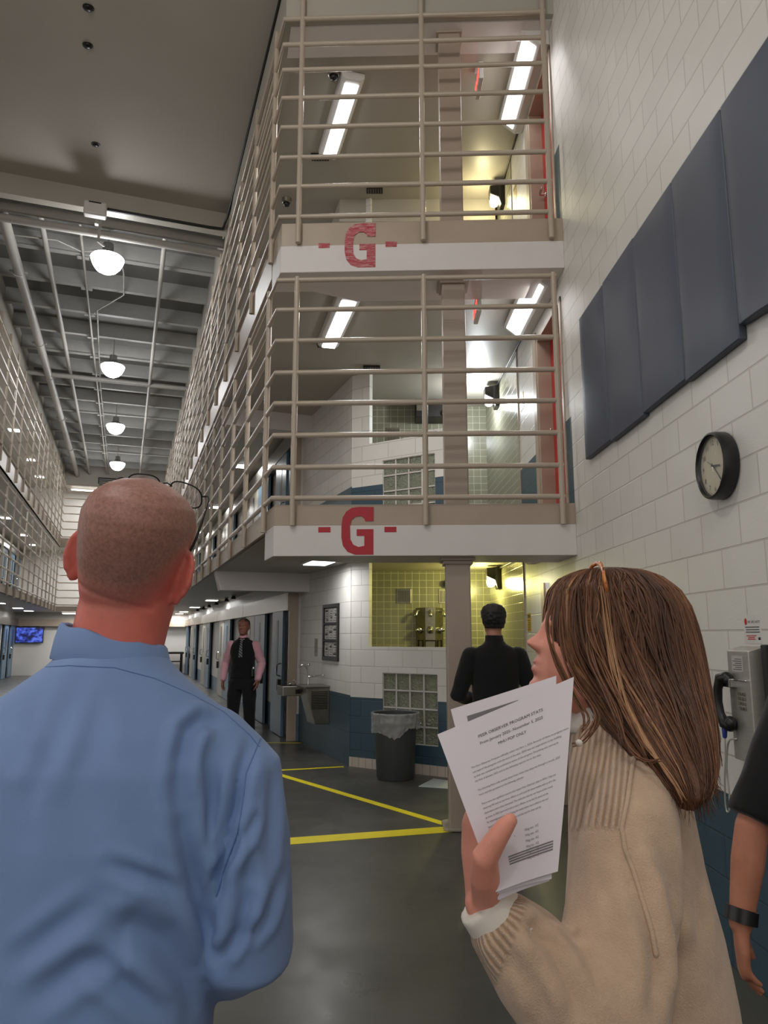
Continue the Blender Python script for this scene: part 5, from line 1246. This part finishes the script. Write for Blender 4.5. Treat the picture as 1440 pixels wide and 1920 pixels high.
# ================================================================== the woman on the right, in profile, holding papers
tw = thing('person', 'person with long brown hair in a beige sweater, in profile holding up printed papers', 'person', (0.40, 1.27, 0))
SKW = mat_skin('skin_fair', srgb(214, 144, 124), srgb(176, 96, 92), 0.45, 0.06)
yaw = math.radians(-14.5); AX = Vector((math.cos(yaw), math.sin(yaw), 0)); LF = Vector((-.25, -.968, 0))     # AX points to her back, LF to her left
WH = Matrix.Translation((0.327, 1.27, 1.469)) @ Matrix.Rotation(math.radians(88), 4, 'Z') @ Matrix.Rotation(math.radians(17.5), 4, 'X') @ Matrix.Scale(0.95, 4)
WC = Vector((0.405, 1.27, 0))
sh = Vector((0.348, 1.082, 1.368)); el = Vector((0.262, 0.99, 1.135)); wr = at(905, 1690, .985)
b = MB()
b.stack([(WC.x, WC.y, .86, .10, .15, yaw), (WC.x, WC.y, 1.0, .085, .13, yaw), (WC.x, WC.y, 1.2, .085, .15, yaw), (WC.x, WC.y, 1.33, .07, .15, yaw), (WC.x, WC.y, 1.40, .06, .11, yaw), (WC.x - .005, WC.y, 1.455, .055, .06, yaw)], 32)
b.tube([(WC.x, WC.y, 1.40), (WC.x - .01, WC.y, 1.47), (WC.x - .022, WC.y, 1.53), (WC.x - .015, WC.y, 1.58)], [.056, .052, .052, .055], 20)
b.mb(head_mb(WH, 1.0))
b.tube([sh + Vector((.012, .03, -.03)), sh.lerp(el, .5), el, el.lerp(wr, .4), wr], [.034, .036, .035, .034, .024], 16)
# left hand: thumb over the sheets, fingers curled behind them
tb0 = wr + Vector((.006, -.022, .022))
hand(b, wr, (-.06, .03, 1), (1, .30, 0), (.1, -1, 0), (1.25, 0.30, 0.2), 0.97, [(wr + Vector((.004, -.012, .006)), .019), (at(909, 1645, .940), .0185), (at(910, 1606, .920), .0160), (at(933, 1570, .912), .0128), (at(947, 1550, .911), .0112), (at(958, 1537, .910), .0085)], palm_len=.080, f_r=.0082)
rs = WC - LF * .19 + Vector((0, 0, 1.385)); re = rs + Vector((0.02, .03, -.27)); rw_ = re + Vector((-.05, .02, -.24))
b.tube([rs, rs.lerp(re, .5), re, re.lerp(rw_, .5), rw_], [.044, .04, .035, .032, .024], 14); hand(b, rw_, (-.1, 0, -1), (0, -1, 0), (-1, 0, 0))
for sd in (-1, 1):
    f = WC + LF * (.085 * sd); b.tube([f + Vector((0, 0, .9)), f + Vector((0, 0, .5)), f + Vector((.02, 0, .09))], [.085, .055, .037], 16); b.tube([f + Vector((.05, 0, .05)), f + Vector((-.15, .03, .035))], [(.036, .03), (.036, .022)], 12)
me = remesh(b, 0.0032, 2)
WHi = WH.inverted()
def lips(c):
    p = WHi @ c; h = p.z / .232
    return .8 * gs(p.x, .021) * (gs(h - .283, .02) + gs(h - .227, .022)) if p.y > .07 and abs(h - .255) < .08 else 0.0
set_tone(me, lips); link('body', me, SKW, tw, smooth=True); eyes(WH, tw)
# sweater
def mat_knit(name, col):
    t = NT(name); t.b.inputs['Roughness'].default_value = 0.95; t.b.inputs['Sheen Weight'].default_value = 0.3; t.b.inputs['Specular IOR Level'].default_value = 0.15
    mp = t.coord('Object'); n = t.noise(mp, 26, 5, .7); lo = tuple(c * .88 for c in col[:3]) + (1,); hi = tuple(min(1, c * 1.08) for c in col[:3]) + (1,)
    r = t.ramp(n, 'Fac', [(.3, lo), (.7, hi)])
    u = t.node('ShaderNodeAttribute', attribute_name='rib_u'); mk = t.node('ShaderNodeAttribute', attribute_name='rib_mask')
    mu = t.node('ShaderNodeMath', operation='MULTIPLY'); mu.inputs[1].default_value = 2 * PI; t.link(u, 'Fac', mu, 0)
    sn = t.node('ShaderNodeMath', operation='SINE'); t.link(mu, 'Value', sn, 0)
    ma = t.node('ShaderNodeMath', operation='MULTIPLY_ADD'); ma.inputs[1].default_value = .5; ma.inputs[2].default_value = .5; t.link(sn, 'Value', ma, 0)
    r2 = t.ramp(ma, 'Value', [(0.05, (.66, .60, .54, 1)), (0.6, (1.06, 1.06, 1.06, 1))])
    mx = t.node('ShaderNodeMix', data_type='RGBA', blend_type='MULTIPLY'); t.link(mk, 'Fac', mx, 'Factor'); t.link(r, 'Color', mx, 6); t.link(r2, 'Color', mx, 7); t.link(mx, 2, t.b, 'Base Color')
    hm_ = t.node('ShaderNodeMath', operation='MULTIPLY'); t.link(ma, 'Value', hm_, 0); t.link(mk, 'Fac', hm_, 1)
    b1 = t.bump(hm_, 'Value', .7, .004); n2 = t.noise(mp, 420, 3); t.bump(n2, 'Fac', .5, .004, b1)
    return t.m
KN = mat_knit('knit_beige', srgb(196, 168, 144))
q = MB()
q.stack([(WC.x + .015, WC.y, .86, .135, .205, yaw), (WC.x + .015, WC.y, .93, .135, .205, yaw), (WC.x + .012, WC.y, 1.05, .128, .20, yaw), (WC.x + .008, WC.y, 1.15, .118, .195, yaw), (WC.x + .002, WC.y, 1.25, .102, .190, yaw), (WC.x - .002, WC.y, 1.34, .094, .192, yaw), (WC.x - .004, WC.y, 1.395, .09, .182, yaw), (WC.x - .006, WC.y, 1.43, .082, .145, yaw), (WC.x - .008, WC.y, 1.455, .074, .10, yaw), (WC.x - .008, WC.y, 1.472, .066, .075, yaw)], 56, power=2.3)
q.tube([sh + Vector((.02, .03, .0)), sh + Vector((-.005, -.01, -.03)), sh.lerp(el, .5) + Vector((.01, 0, 0)), el + Vector((.015, .0, .012)), el + Vector((-.03, -.0, .012)), el.lerp(wr, .55) + Vector((0, 0, -.012)), el.lerp(wr, .80) + Vector((-.0, 0, -.006))], [.056, .064, .070, .074, .068, .058, .046], 26)
q.tube([rs, rs.lerp(re, .5), re, re.lerp(rw_, .5), re.lerp(rw_, .95)], [.066, .068, .064, .058, .044], 18)
me = remesh(q, 0.0055, 8); bv = bvh_of(me); wrinkle(me, .002, 9, (1, 1, .6), 9)
for pts, dp, wd, rg in (([(1172, 1590), (1200, 1670), (1222, 1745), (1232, 1820), (1222, 1910)], .010, .012, .006), ([(1030, 1728), (1010, 1745), (1040, 1800), (1075, 1870), (1090, 1915)], .012, .012, .007), ([(965, 1730), (1010, 1755), (1060, 1775)], .006, .010, .004), ([(985, 1800), (1010, 1850), (1030, 1905)], .006, .012, .005), ([(1240, 1560), (1262, 1650), (1270, 1760), (1262, 1880)], .007, .02, .005), ([(1300, 1640), (1312, 1720), (1310, 1800)], .005, .018, .004), ([(1080, 1600), (1085, 1700), (1100, 1780)], .003, .02, .002), ([(940, 1745), (950, 1790), (960, 1840)], .004, .012, .004)):
    crease(me, bv, pts, dp, wd, rg)
sweater = link('sweater', me, KN, tw, smooth=True); bv = bvh_of(me)
# ribbed yoke and ribbed cuff: patches lifted off the sweater
def inside(poly, x, y):
    r = False
    for i in range(len(poly)):
        x0, y0 = poly[i]; x1, y1 = poly[i - 1]
        if (y0 > y) != (y1 > y) and x < (x1 - x0) * (y - y0) / (y1 - y0) + x0: r = not r
    return r
def edge_dist(poly, x, y):
    q = Vector((x, y)); m_ = 1e9
    for i in range(len(poly)):
        a_, b_ = Vector(poly[i - 1]), Vector(poly[i]); d_ = b_ - a_; k_ = max(0, min(1, (q - a_).dot(d_) / d_.length_squared)); m_ = min(m_, (a_ + d_ * k_ - q).length)
    return m_ if inside(poly, x, y) else -m_
YOKE = [(1020, 1562), (1050, 1420), (1090, 1350), (1215, 1372), (1192, 1430), (1182, 1500), (1168, 1556), (1110, 1550)]
CUFF = [(850, 1850), (850, 1670), (990, 1670), (985, 1715), (922, 1860)]
fa = (wr - el).normalized(); ru, rm = [], []
for v in me.vertices:
    c = v.co; x, y = proj(c); near = c.y < WC.y - .02
    ky = edge_dist(YOKE, x, y) if near else -9; kc = edge_dist(CUFF, x, y)
    rm.append(min(1, max(0, .5 + max(ky, kc) / 8)))
    if kc > ky:
        d_ = c - el; q_ = d_ - fa * d_.dot(fa); ru.append(math.atan2(q_.y, q_.z) * .05 / .0075)
    else: ru.append((.958 * c.x - .287 * c.y - .22 * (c.z - 1.38)) / .0085)
for nm, vals in (('rib_u', ru), ('rib_mask', rm)):
    at_ = me.attributes.new(nm, 'FLOAT', 'POINT'); at_.data.foreach_set('value', vals)
seam([(1192, 1402), (1184, 1450), (1176, 1505), (1166, 1552), (1172, 1592), (1190, 1640), (1206, 1690), (1222, 1745), (1230, 1790)], .0032, KN, sweater, 'seam', .001)
# white shirt: collar at the neck and turned back cuff
WHT = mat_cloth('shirt_cream', srgb(214, 204, 194), .8)
R = []
nb = Vector((WC.x - .012, WC.y, 1.475))
for rr, dz in ((.066, -.02), (.062, .012), (.060, .034), (.063, .036), (.072, .018), (.082, -.012), (.085, -.022), (.080, -.022), (.070, -.01)):
    R.append([nb + AX * (rr * math.cos(2 * PI * k / 40)) + LF * (rr * 1.05 * math.sin(2 * PI * k / 40)) + Vector((0, 0, dz + .012 * math.cos(2 * PI * k / 40))) for k in range(40)])
m = MB(); m.rings(R + [R[0]], cap=False); obj('shirt_collar', m, WHT, tw, smooth=True)
c0 = wr - fa * .055 + Vector((0, 0, -.004)); m = MB(); m.tube([c0, c0 + fa * .02, wr + fa * .002 + Vector((0, 0, .0))], [.040, .0385, .036], 24, cap=None)
me2 = remesh(m, .004, 2); wrinkle(me2, .0015, 30); link('shirt_cuff', me2, WHT, tw, smooth=True)
m = MB(); m.sphere(at(1086, 1393, 1.06), .005, 14); o = obj('pearl', m, mat('pearl', srgb(220, 214, 206), .2), tw, smooth=True)
# trousers and shoes
q = MB(); q.stack([(WC.x, WC.y, .76, .105, .155, yaw), (WC.x, WC.y, .88, .11, .165, yaw), (WC.x, WC.y, .98, .10, .15, yaw)], 32)
for sd in (-1, 1):
    f = WC + LF * (.085 * sd); q.tube([f + Vector((0, 0, .88)), f + Vector((0, 0, .5)), f + Vector((.015, 0, .07))], [.098, .075, .07], 18, cap=None)
me = remesh(q, .01, 3); link('trousers', me, mat_cloth('trousers_cream', srgb(206, 196, 182)), tw, smooth=True)
for sd in (-1, 1):
    f = WC + LF * (.085 * sd); q = MB(); q.tube([f + Vector((.07, -.015, .04)), f + Vector((-.03, .01, .045)), f + Vector((-.12, .03, .04)), f + Vector((-.17, .045, .03))], [(.036, .038), (.04, .044), (.042, .036), (.03, .024)], 14); me = q.mesh('shoe')
    for v in me.vertices: v.co.z = max(v.co.z, .004)
    link('shoe', me, M_DARKM, tw, smooth=True)
# hair: inner volume and many tapered locks running down it
ROWS = [(1066, 1105, 1158, 1.27, .030), (1072, 1080, 1195, 1.27, .052), (1084, 1056, 1226, 1.27, .068), (1108, 1035, 1256, 1.27, .083), (1140, 1029, 1276, 1.27, .090), (1180, 1027, 1290, 1.27, .093), (1220, 1035, 1299, 1.27, .094), (1260, 1056, 1306, 1.265, .094), (1300, 1086, 1312, 1.25, .096), (1340, 1112, 1318, 1.225, .096), (1380, 1145, 1321, 1.185, .090), (1420, 1182, 1322, 1.145, .078), (1455, 1215, 1318, 1.115, .064), (1485, 1245, 1308, 1.095, .050), (1512, 1270, 1294, 1.08, .026)]
NTH = 72
def hair_ring(row, th, grow=0.0):
    y, x0, x1, Y, ry = row
    p0, p1 = at(x0, y, Y), at(x1, y, Y); c = (p0 + p1) / 2; rx = (p1.x - p0.x) / 2 + grow; ry = ry + grow
    cc, ss = math.cos(th), math.sin(th); p = 2 / 2.7
    fx = math.copysign(abs(cc) ** p, cc); fy = math.copysign(abs(ss) ** p, ss)
    k = 1.0
    d = abs((th - PI + PI) % (2 * PI) - PI)         # angle away from the face
    if 1100 < y < 1345: k = 1 - 0.03 * math.exp(-(d / .30) ** 2)
    return Vector((c.x + rx * fx * k, c.y + ry * fy, c.z))
def row_at(u):
    u = max(0, min(len(ROWS) - 1.0001, u)); i = int(u); f = u - i
    return tuple(a * (1 - f) + b_ * f for a, b_ in zip(ROWS[i], ROWS[i + 1]))
NR = 60; rg = []
for i in range(NR + 1):
    row = row_at(i / NR * (len(ROWS) - 1)); r = []
    for k in range(NTH):
        th = 2 * PI * k / NTH + PI                    # start at the face side
        p = hair_ring(row, th); g = .0032 * noise.noise(Vector((k * .55 + .15 * i, i * .05, 3))) + .0045 * noise.noise(Vector((k * .22, i * .03, 8)))
        c = Vector((p.x, p.y, p.z)); n = Vector((math.cos(th), math.sin(th), 0)); r.append(c + n * g)
    rg.append(r)
hm = MB(); hm.rings(rg); tones = [.35 + .25 * noise.noise(Vector((k * .9, 0, 0))) for i in range(NR + 1) for k in range(NTH)]
random.seed(22)
for j in range(1050):
    th0 = random.uniform(-PI, PI); 
    if abs(abs(th0) - PI) < .25 and random.random() < .7: continue
    u0 = random.choice((0.05, 0.3, 1.0, 2.0)) + random.random() * 1.5; u1 = random.uniform(8.5, 13.8) if random.random() < .8 else random.uniform(5, 9); g0 = random.uniform(.0, .0045); w = random.uniform(.0007, .0021); drift = random.uniform(-.16, .16); tone = min(1, max(0, .44 + .60 * noise.noise(Vector((th0 * 5.5, 3.3, 1))) + random.uniform(-.20, .22)))
    pts = []; rad = []; n = 16
    for k in range(n + 1):
        u = u0 + (u1 - u0) * k / n; th = th0 + drift * (k / n) + .03 * math.sin(k * .6 + j); pts.append(hair_ring(row_at(u), th, g0 + .002 * math.sin(PI * k / n) + (0.0045 * max(0, k / n - .8) * 5 * random.random())))
        rad.append((w * (0.25 + min(1, 5 * k / n)) * (1 - .85 * max(0, (k / n - .6) / .4)), w * .35))
    if u1 > 11.5:
        e_ = random.uniform(.004, .026); o_ = Vector((random.uniform(-.006, .012), random.uniform(-.006, .006), 0)); pts += [pts[-1] + o_ * .5 + Vector((0, 0, -e_ * .5)), pts[-1] + o_ + Vector((0, 0, -e_))]; rad += [(rad[-1][0] * .8, rad[-1][1] * .8), (rad[-1][0] * .4, rad[-1][1] * .4)]
    n0 = len(hm.v); hm.tube(pts, rad, 6, up=(math.cos(th0), math.sin(th0), 0.01), cap=None); tones += [tone] * (len(hm.v) - n0)
# loose locks falling over the collar and along the cheek
for pp, w, tone in (([(1048, 1095, 1.19), (1030, 1170, 1.185), (1044, 1240, 1.182), (1072, 1300, 1.178), (1098, 1345, 1.165), (1088, 1372, 1.15)], .0016, .6), ([(1060, 1090, 1.185), (1050, 1180, 1.18), (1075, 1270, 1.175), (1120, 1340, 1.155), (1095, 1385, 1.13), (1078, 1398, 1.12)], .0014, .5), ([(1110, 1090, 1.18), (1105, 1220, 1.17), (1150, 1330, 1.13), (1180, 1400, 1.085), (1215, 1428, 1.065), (1235, 1425, 1.06)], .0018, .45), ([(1130, 1100, 1.175), (1150, 1240, 1.165), (1190, 1360, 1.11), (1250, 1450, 1.06), (1285, 1500, 1.045)], .0017, .9), ([(1090, 1090, 1.185), (1096, 1200, 1.175), (1130, 1290, 1.155), (1160, 1350, 1.12), (1170, 1400, 1.09)], .0016, .35), ([(1098, 1090, 1.185), (1108, 1180, 1.172), (1135, 1260, 1.16), (1180, 1345, 1.115), (1215, 1415, 1.075)], .0016, .75), ([(1290, 1250, 1.2), (1308, 1320, 1.17), (1325, 1390, 1.14), (1323, 1440, 1.12)], .001, .6)):
    for rpt in range(6):
        P = smooth_path([at(x + random.uniform(-7, 7), y + random.uniform(-5, 5), Y - .001 * rpt) for x, y, Y in pp], 6); n0 = len(hm.v); nP = len(P); hm.tube(P, [(w * random.uniform(.7, 1.1) * min(1, .3 + 4 * i / nP) * (1 - .8 * max(0, i / nP - .6) / .4), w * .5) for i in range(nP)], 6, up=(0, -1, 0), cap=None); tones += [max(0, min(1, tone + random.uniform(-.18, .18)))] * (len(hm.v) - n0)
hme = hm.mesh('hair'); a = hme.attributes.new('tone', 'FLOAT', 'POINT'); a.data.foreach_set('value', tones)
def mat_hair():
    t = NT('hair_brown_highlights'); t.b.inputs['Roughness'].default_value = .42; t.b.inputs['Anisotropic'].default_value = .5; t.b.inputs['Specular IOR Level'].default_value = .4
    at_ = t.node('ShaderNodeAttribute', attribute_name='tone'); r = t.ramp(at_, 'Fac', [(0.1, srgb(68, 43, 30)), (0.45, srgb(106, 69, 47)), (0.75, srgb(142, 98, 68)), (1.0, srgb(186, 144, 106))])
    mp = t.coord('Object', (1, 1, .08)); n = t.noise(mp, 300, 3, .7); mx = t.node('ShaderNodeMix', data_type='RGBA', blend_type='MULTIPLY'); mx.inputs['Factor'].default_value = .6
    r2 = t.ramp(n, 'Fac', [(.3, (.55, .5, .48, 1)), (.7, (1.15, 1.1, 1.05, 1))]); t.link(r, 'Color', mx, 6); t.link(r2, 'Color', mx, 7); t.link(mx, 2, t.b, 'Base Color'); t.bump(n, 'Fac', .5, .003)
    return t.m
link('hair', hme, mat_hair(), tw, smooth=True, fix=False)
m = MB(); m.tube(smooth_path([at(1108, 1063, 1.24), at(1122, 1056, 1.215), at(1130, 1068, 1.185), at(1133, 1085, 1.172), at(1138, 1108, 1.168)], 5), [(.0035, .0022)] * 6 + [(.0052, .0025)] * 14 + [(.002, .0015)], 10, up=(0, -1, .3)); 
M_TORT = NT('tortoiseshell'); mp = M_TORT.coord('Object'); nz = M_TORT.noise(mp, 70, 3); r = M_TORT.ramp(nz, 'Fac', [(.38, srgb(70, 34, 14)), (.5, srgb(196, 110, 44)), (.7, srgb(214, 140, 70))]); M_TORT.link(r, 'Color', M_TORT.b, 'Base Color'); M_TORT.b.inputs['Roughness'].default_value = .2
o = obj('hair_clip', m, M_TORT.m, smooth=True); tag(o, 'orange tortoiseshell clip worn on top of the long brown hair', 'hair clip')

# ---- the papers in her hand
def sheet(name, label, c, mt, bend, thick=.0006, n=24):
    """c: corner points TL TR BR BL; returns surface function and object"""
    TL, TR, BR, BL = [at(*p) for p in c]
    nn = ((TR - TL).cross(BL - TL)).normalized()
    if nn.dot(CAM_POS - TL) < 0: nn = -nn
    def S(u, v, d=0.0):
        p = (TL * (1 - u) + TR * u) * (1 - v) + (BL * (1 - u) + BR * u) * v
        return p + nn * (d + bend[0] * math.sin(PI * u) * (.35 + .65 * v) + bend[1] * math.sin(PI * v))
    vs = [S(i / n, j / n, d) for d in (0, -thick) for j in range(n + 1) for i in range(n + 1)]; k = (n + 1) ** 2; fs = []
    for j in range(n):
        for i in range(n):
            a = j * (n + 1) + i; fs += [(a, a + 1, a + n + 2, a + n + 1), (k + a + n + 1, k + a + n + 2, k + a + 1, k + a)]
    bd = [i for i in range(n + 1)] + [j * (n + 1) + n for j in range(1, n + 1)] + [n * (n + 1) + i for i in range(n - 1, -1, -1)] + [j * (n + 1) for j in range(n - 1, 0, -1)]
    fs += [(bd[i], bd[(i + 1) % len(bd)], k + bd[(i + 1) % len(bd)], k + bd[i]) for i in range(len(bd))]
    m = MB(); m.add(vs, fs); o = obj(name, m, mt, smooth=30); tag(o, label, 'paper', 'sheets of paper in her hand'); return S, o
S1, s1 = sheet('paper_sheet', 'front printed sheet with a typed heading, held in her hand', [(820, 1377, .975), (1076, 1269, .975), (1046, 1634, .928), (930, 1673, .932)], M_PAPER, (-.010, .006))
S2, s2 = sheet('paper_sheet', 'second sheet with a grey corner bar showing behind the front sheet', [(845, 1330, .985), (1043, 1267, .985), (1034, 1648, .935), (932, 1676, .938)], M_PAPER, (-.010, .006))
S3, s3 = sheet('paper_sheet', 'rearmost folded sheet, only its bottom edge showing below the others', [(850, 1345, .99), (1040, 1285, .99), (1030, 1652, .94), (934, 1688, .943)], M_PAPER, (-.010, .006))
def print_on(S, parent, items, mt, name):
    out = MB(); Wp, Hp = .216, .279
    for txt, x, y, sz, al in items:            # x, y from the top left corner of the page in metres
        tm = text_mb(txt, sz, al)
        out.add([S((x + v[0]) / Wp, (y - v[1]) / Hp, .0007) for v in tm.v], tm.f)
    return obj(name, out, mt, parent, fix=False)
print_on(S1, s1, [('PEER OBSERVER PROGRAM STATS', .112, .034, .0072, 'CENTER'), ('From January 2025- November 5, 2025', .112, .046, .0068, 'CENTER'), ('MHU POP ONLY', .112, .058, .0068, 'CENTER')], M_INK, 'heading_print')
body = ['The Peer Observer Program officially rolled out Nov 1, 2024. Records of those on program were', 'not kept of the program until the end of the year. 2025 was our experiment in the building', 'as that was considered the preliminary status of the program. Everything was running by', 'the first of January, 2025 and so the following reports run to this date.', '', 'The following Peers only include those hours when they observed through in month, 2025', 'hours and that pertained to the following calendar.', '', 'There were two significant reasons that impact Peer Observer stats in MHU. They are', 'observing MH and we had three officers at each post for those weeks with us all in the', 'observation room when instructed. This made the stats for our hours of the month', 'go down. In 2025 there were not as many officers, so we had the peers all the', 'for observing however, with training the weeks before were added to this and', 'seem far to low in month in that time, and the need for them and the', 'the expectation from last month.']
items = [(ln, .034, .079 + i * .0078, .0045, 'LEFT') for i, ln in enumerate(body) if ln]
items += [('Wing one - 412', .118, .206 + i * .0085, .0056, 'LEFT') for i in range(6)] + [('.', .090, .208, .014, 'LEFT')]
print_on(S1, s1, items, M_INKG, 'body_print')
m = MB()
for k in range(4):
    v = .838 + k * .0135
    P0 = [S1(.30 + .60 * i / 20, v - .000 * i, .0006) for i in range(21)]; P1 = [S1(.30 + .60 * i / 20, v + .0075, .0006) for i in range(21)]
    m.add(P0 + P1, [(i, i + 1, 22 + i, 21 + i) for i in range(20)])
obj('ruled_bars', m, M_INKG, s1, fix=False)
m = MB(); P0 = [S2(.13 + .5 * i / 12, .065, .0006) for i in range(13)]; P1 = [S2(.13 + .5 * i / 12, .115, .0006) for i in range(13)]; m.add(P0 + P1, [(i, i + 1, 14 + i, 13 + i) for i in range(12)]); obj('grey_bar', m, M_INKG, s2, fix=False)
# ================================================================== CAMERA, WORLD, VIEW
cam = bpy.data.cameras.new('camera'); cam.sensor_fit = 'VERTICAL'; cam.sensor_height = 36.0; cam.lens = 36.0 * FPX / 1920.0; cam.clip_start = 0.05; cam.clip_end = 200
co = bpy.data.objects.new('camera', cam); COL.objects.link(co); co.location = (0, 0, CAM_H); co.rotation_euler = (PI / 2 + PITCH, 0, 0); SC.camera = co
w = bpy.data.worlds.new('world'); SC.world = w; w.use_nodes = True
w.node_tree.nodes['Background'].inputs[0].default_value = (1.0, 0.965, 0.92, 1); w.node_tree.nodes['Background'].inputs[1].default_value = 0.78
SC.view_settings.view_transform = 'Standard'; SC.view_settings.look = 'None'; SC.view_settings.exposure = 0.0; SC.view_settings.gamma = 1.0; SC.view_settings.use_curve_mapping = False
SC.cycles.use_denoising = True
SC.cycles.use_adaptive_sampling = True; SC.cycles.adaptive_threshold = 0.02
SC.cycles.max_bounces = 7; SC.cycles.diffuse_bounces = 4; SC.cycles.glossy_bounces = 3; SC.cycles.transmission_bounces = 6; SC.cycles.transparent_max_bounces = 8
SC.cycles.caustics_reflective = False; SC.cycles.caustics_refractive = False
SC.cycles.sample_clamp_indirect = 6.0
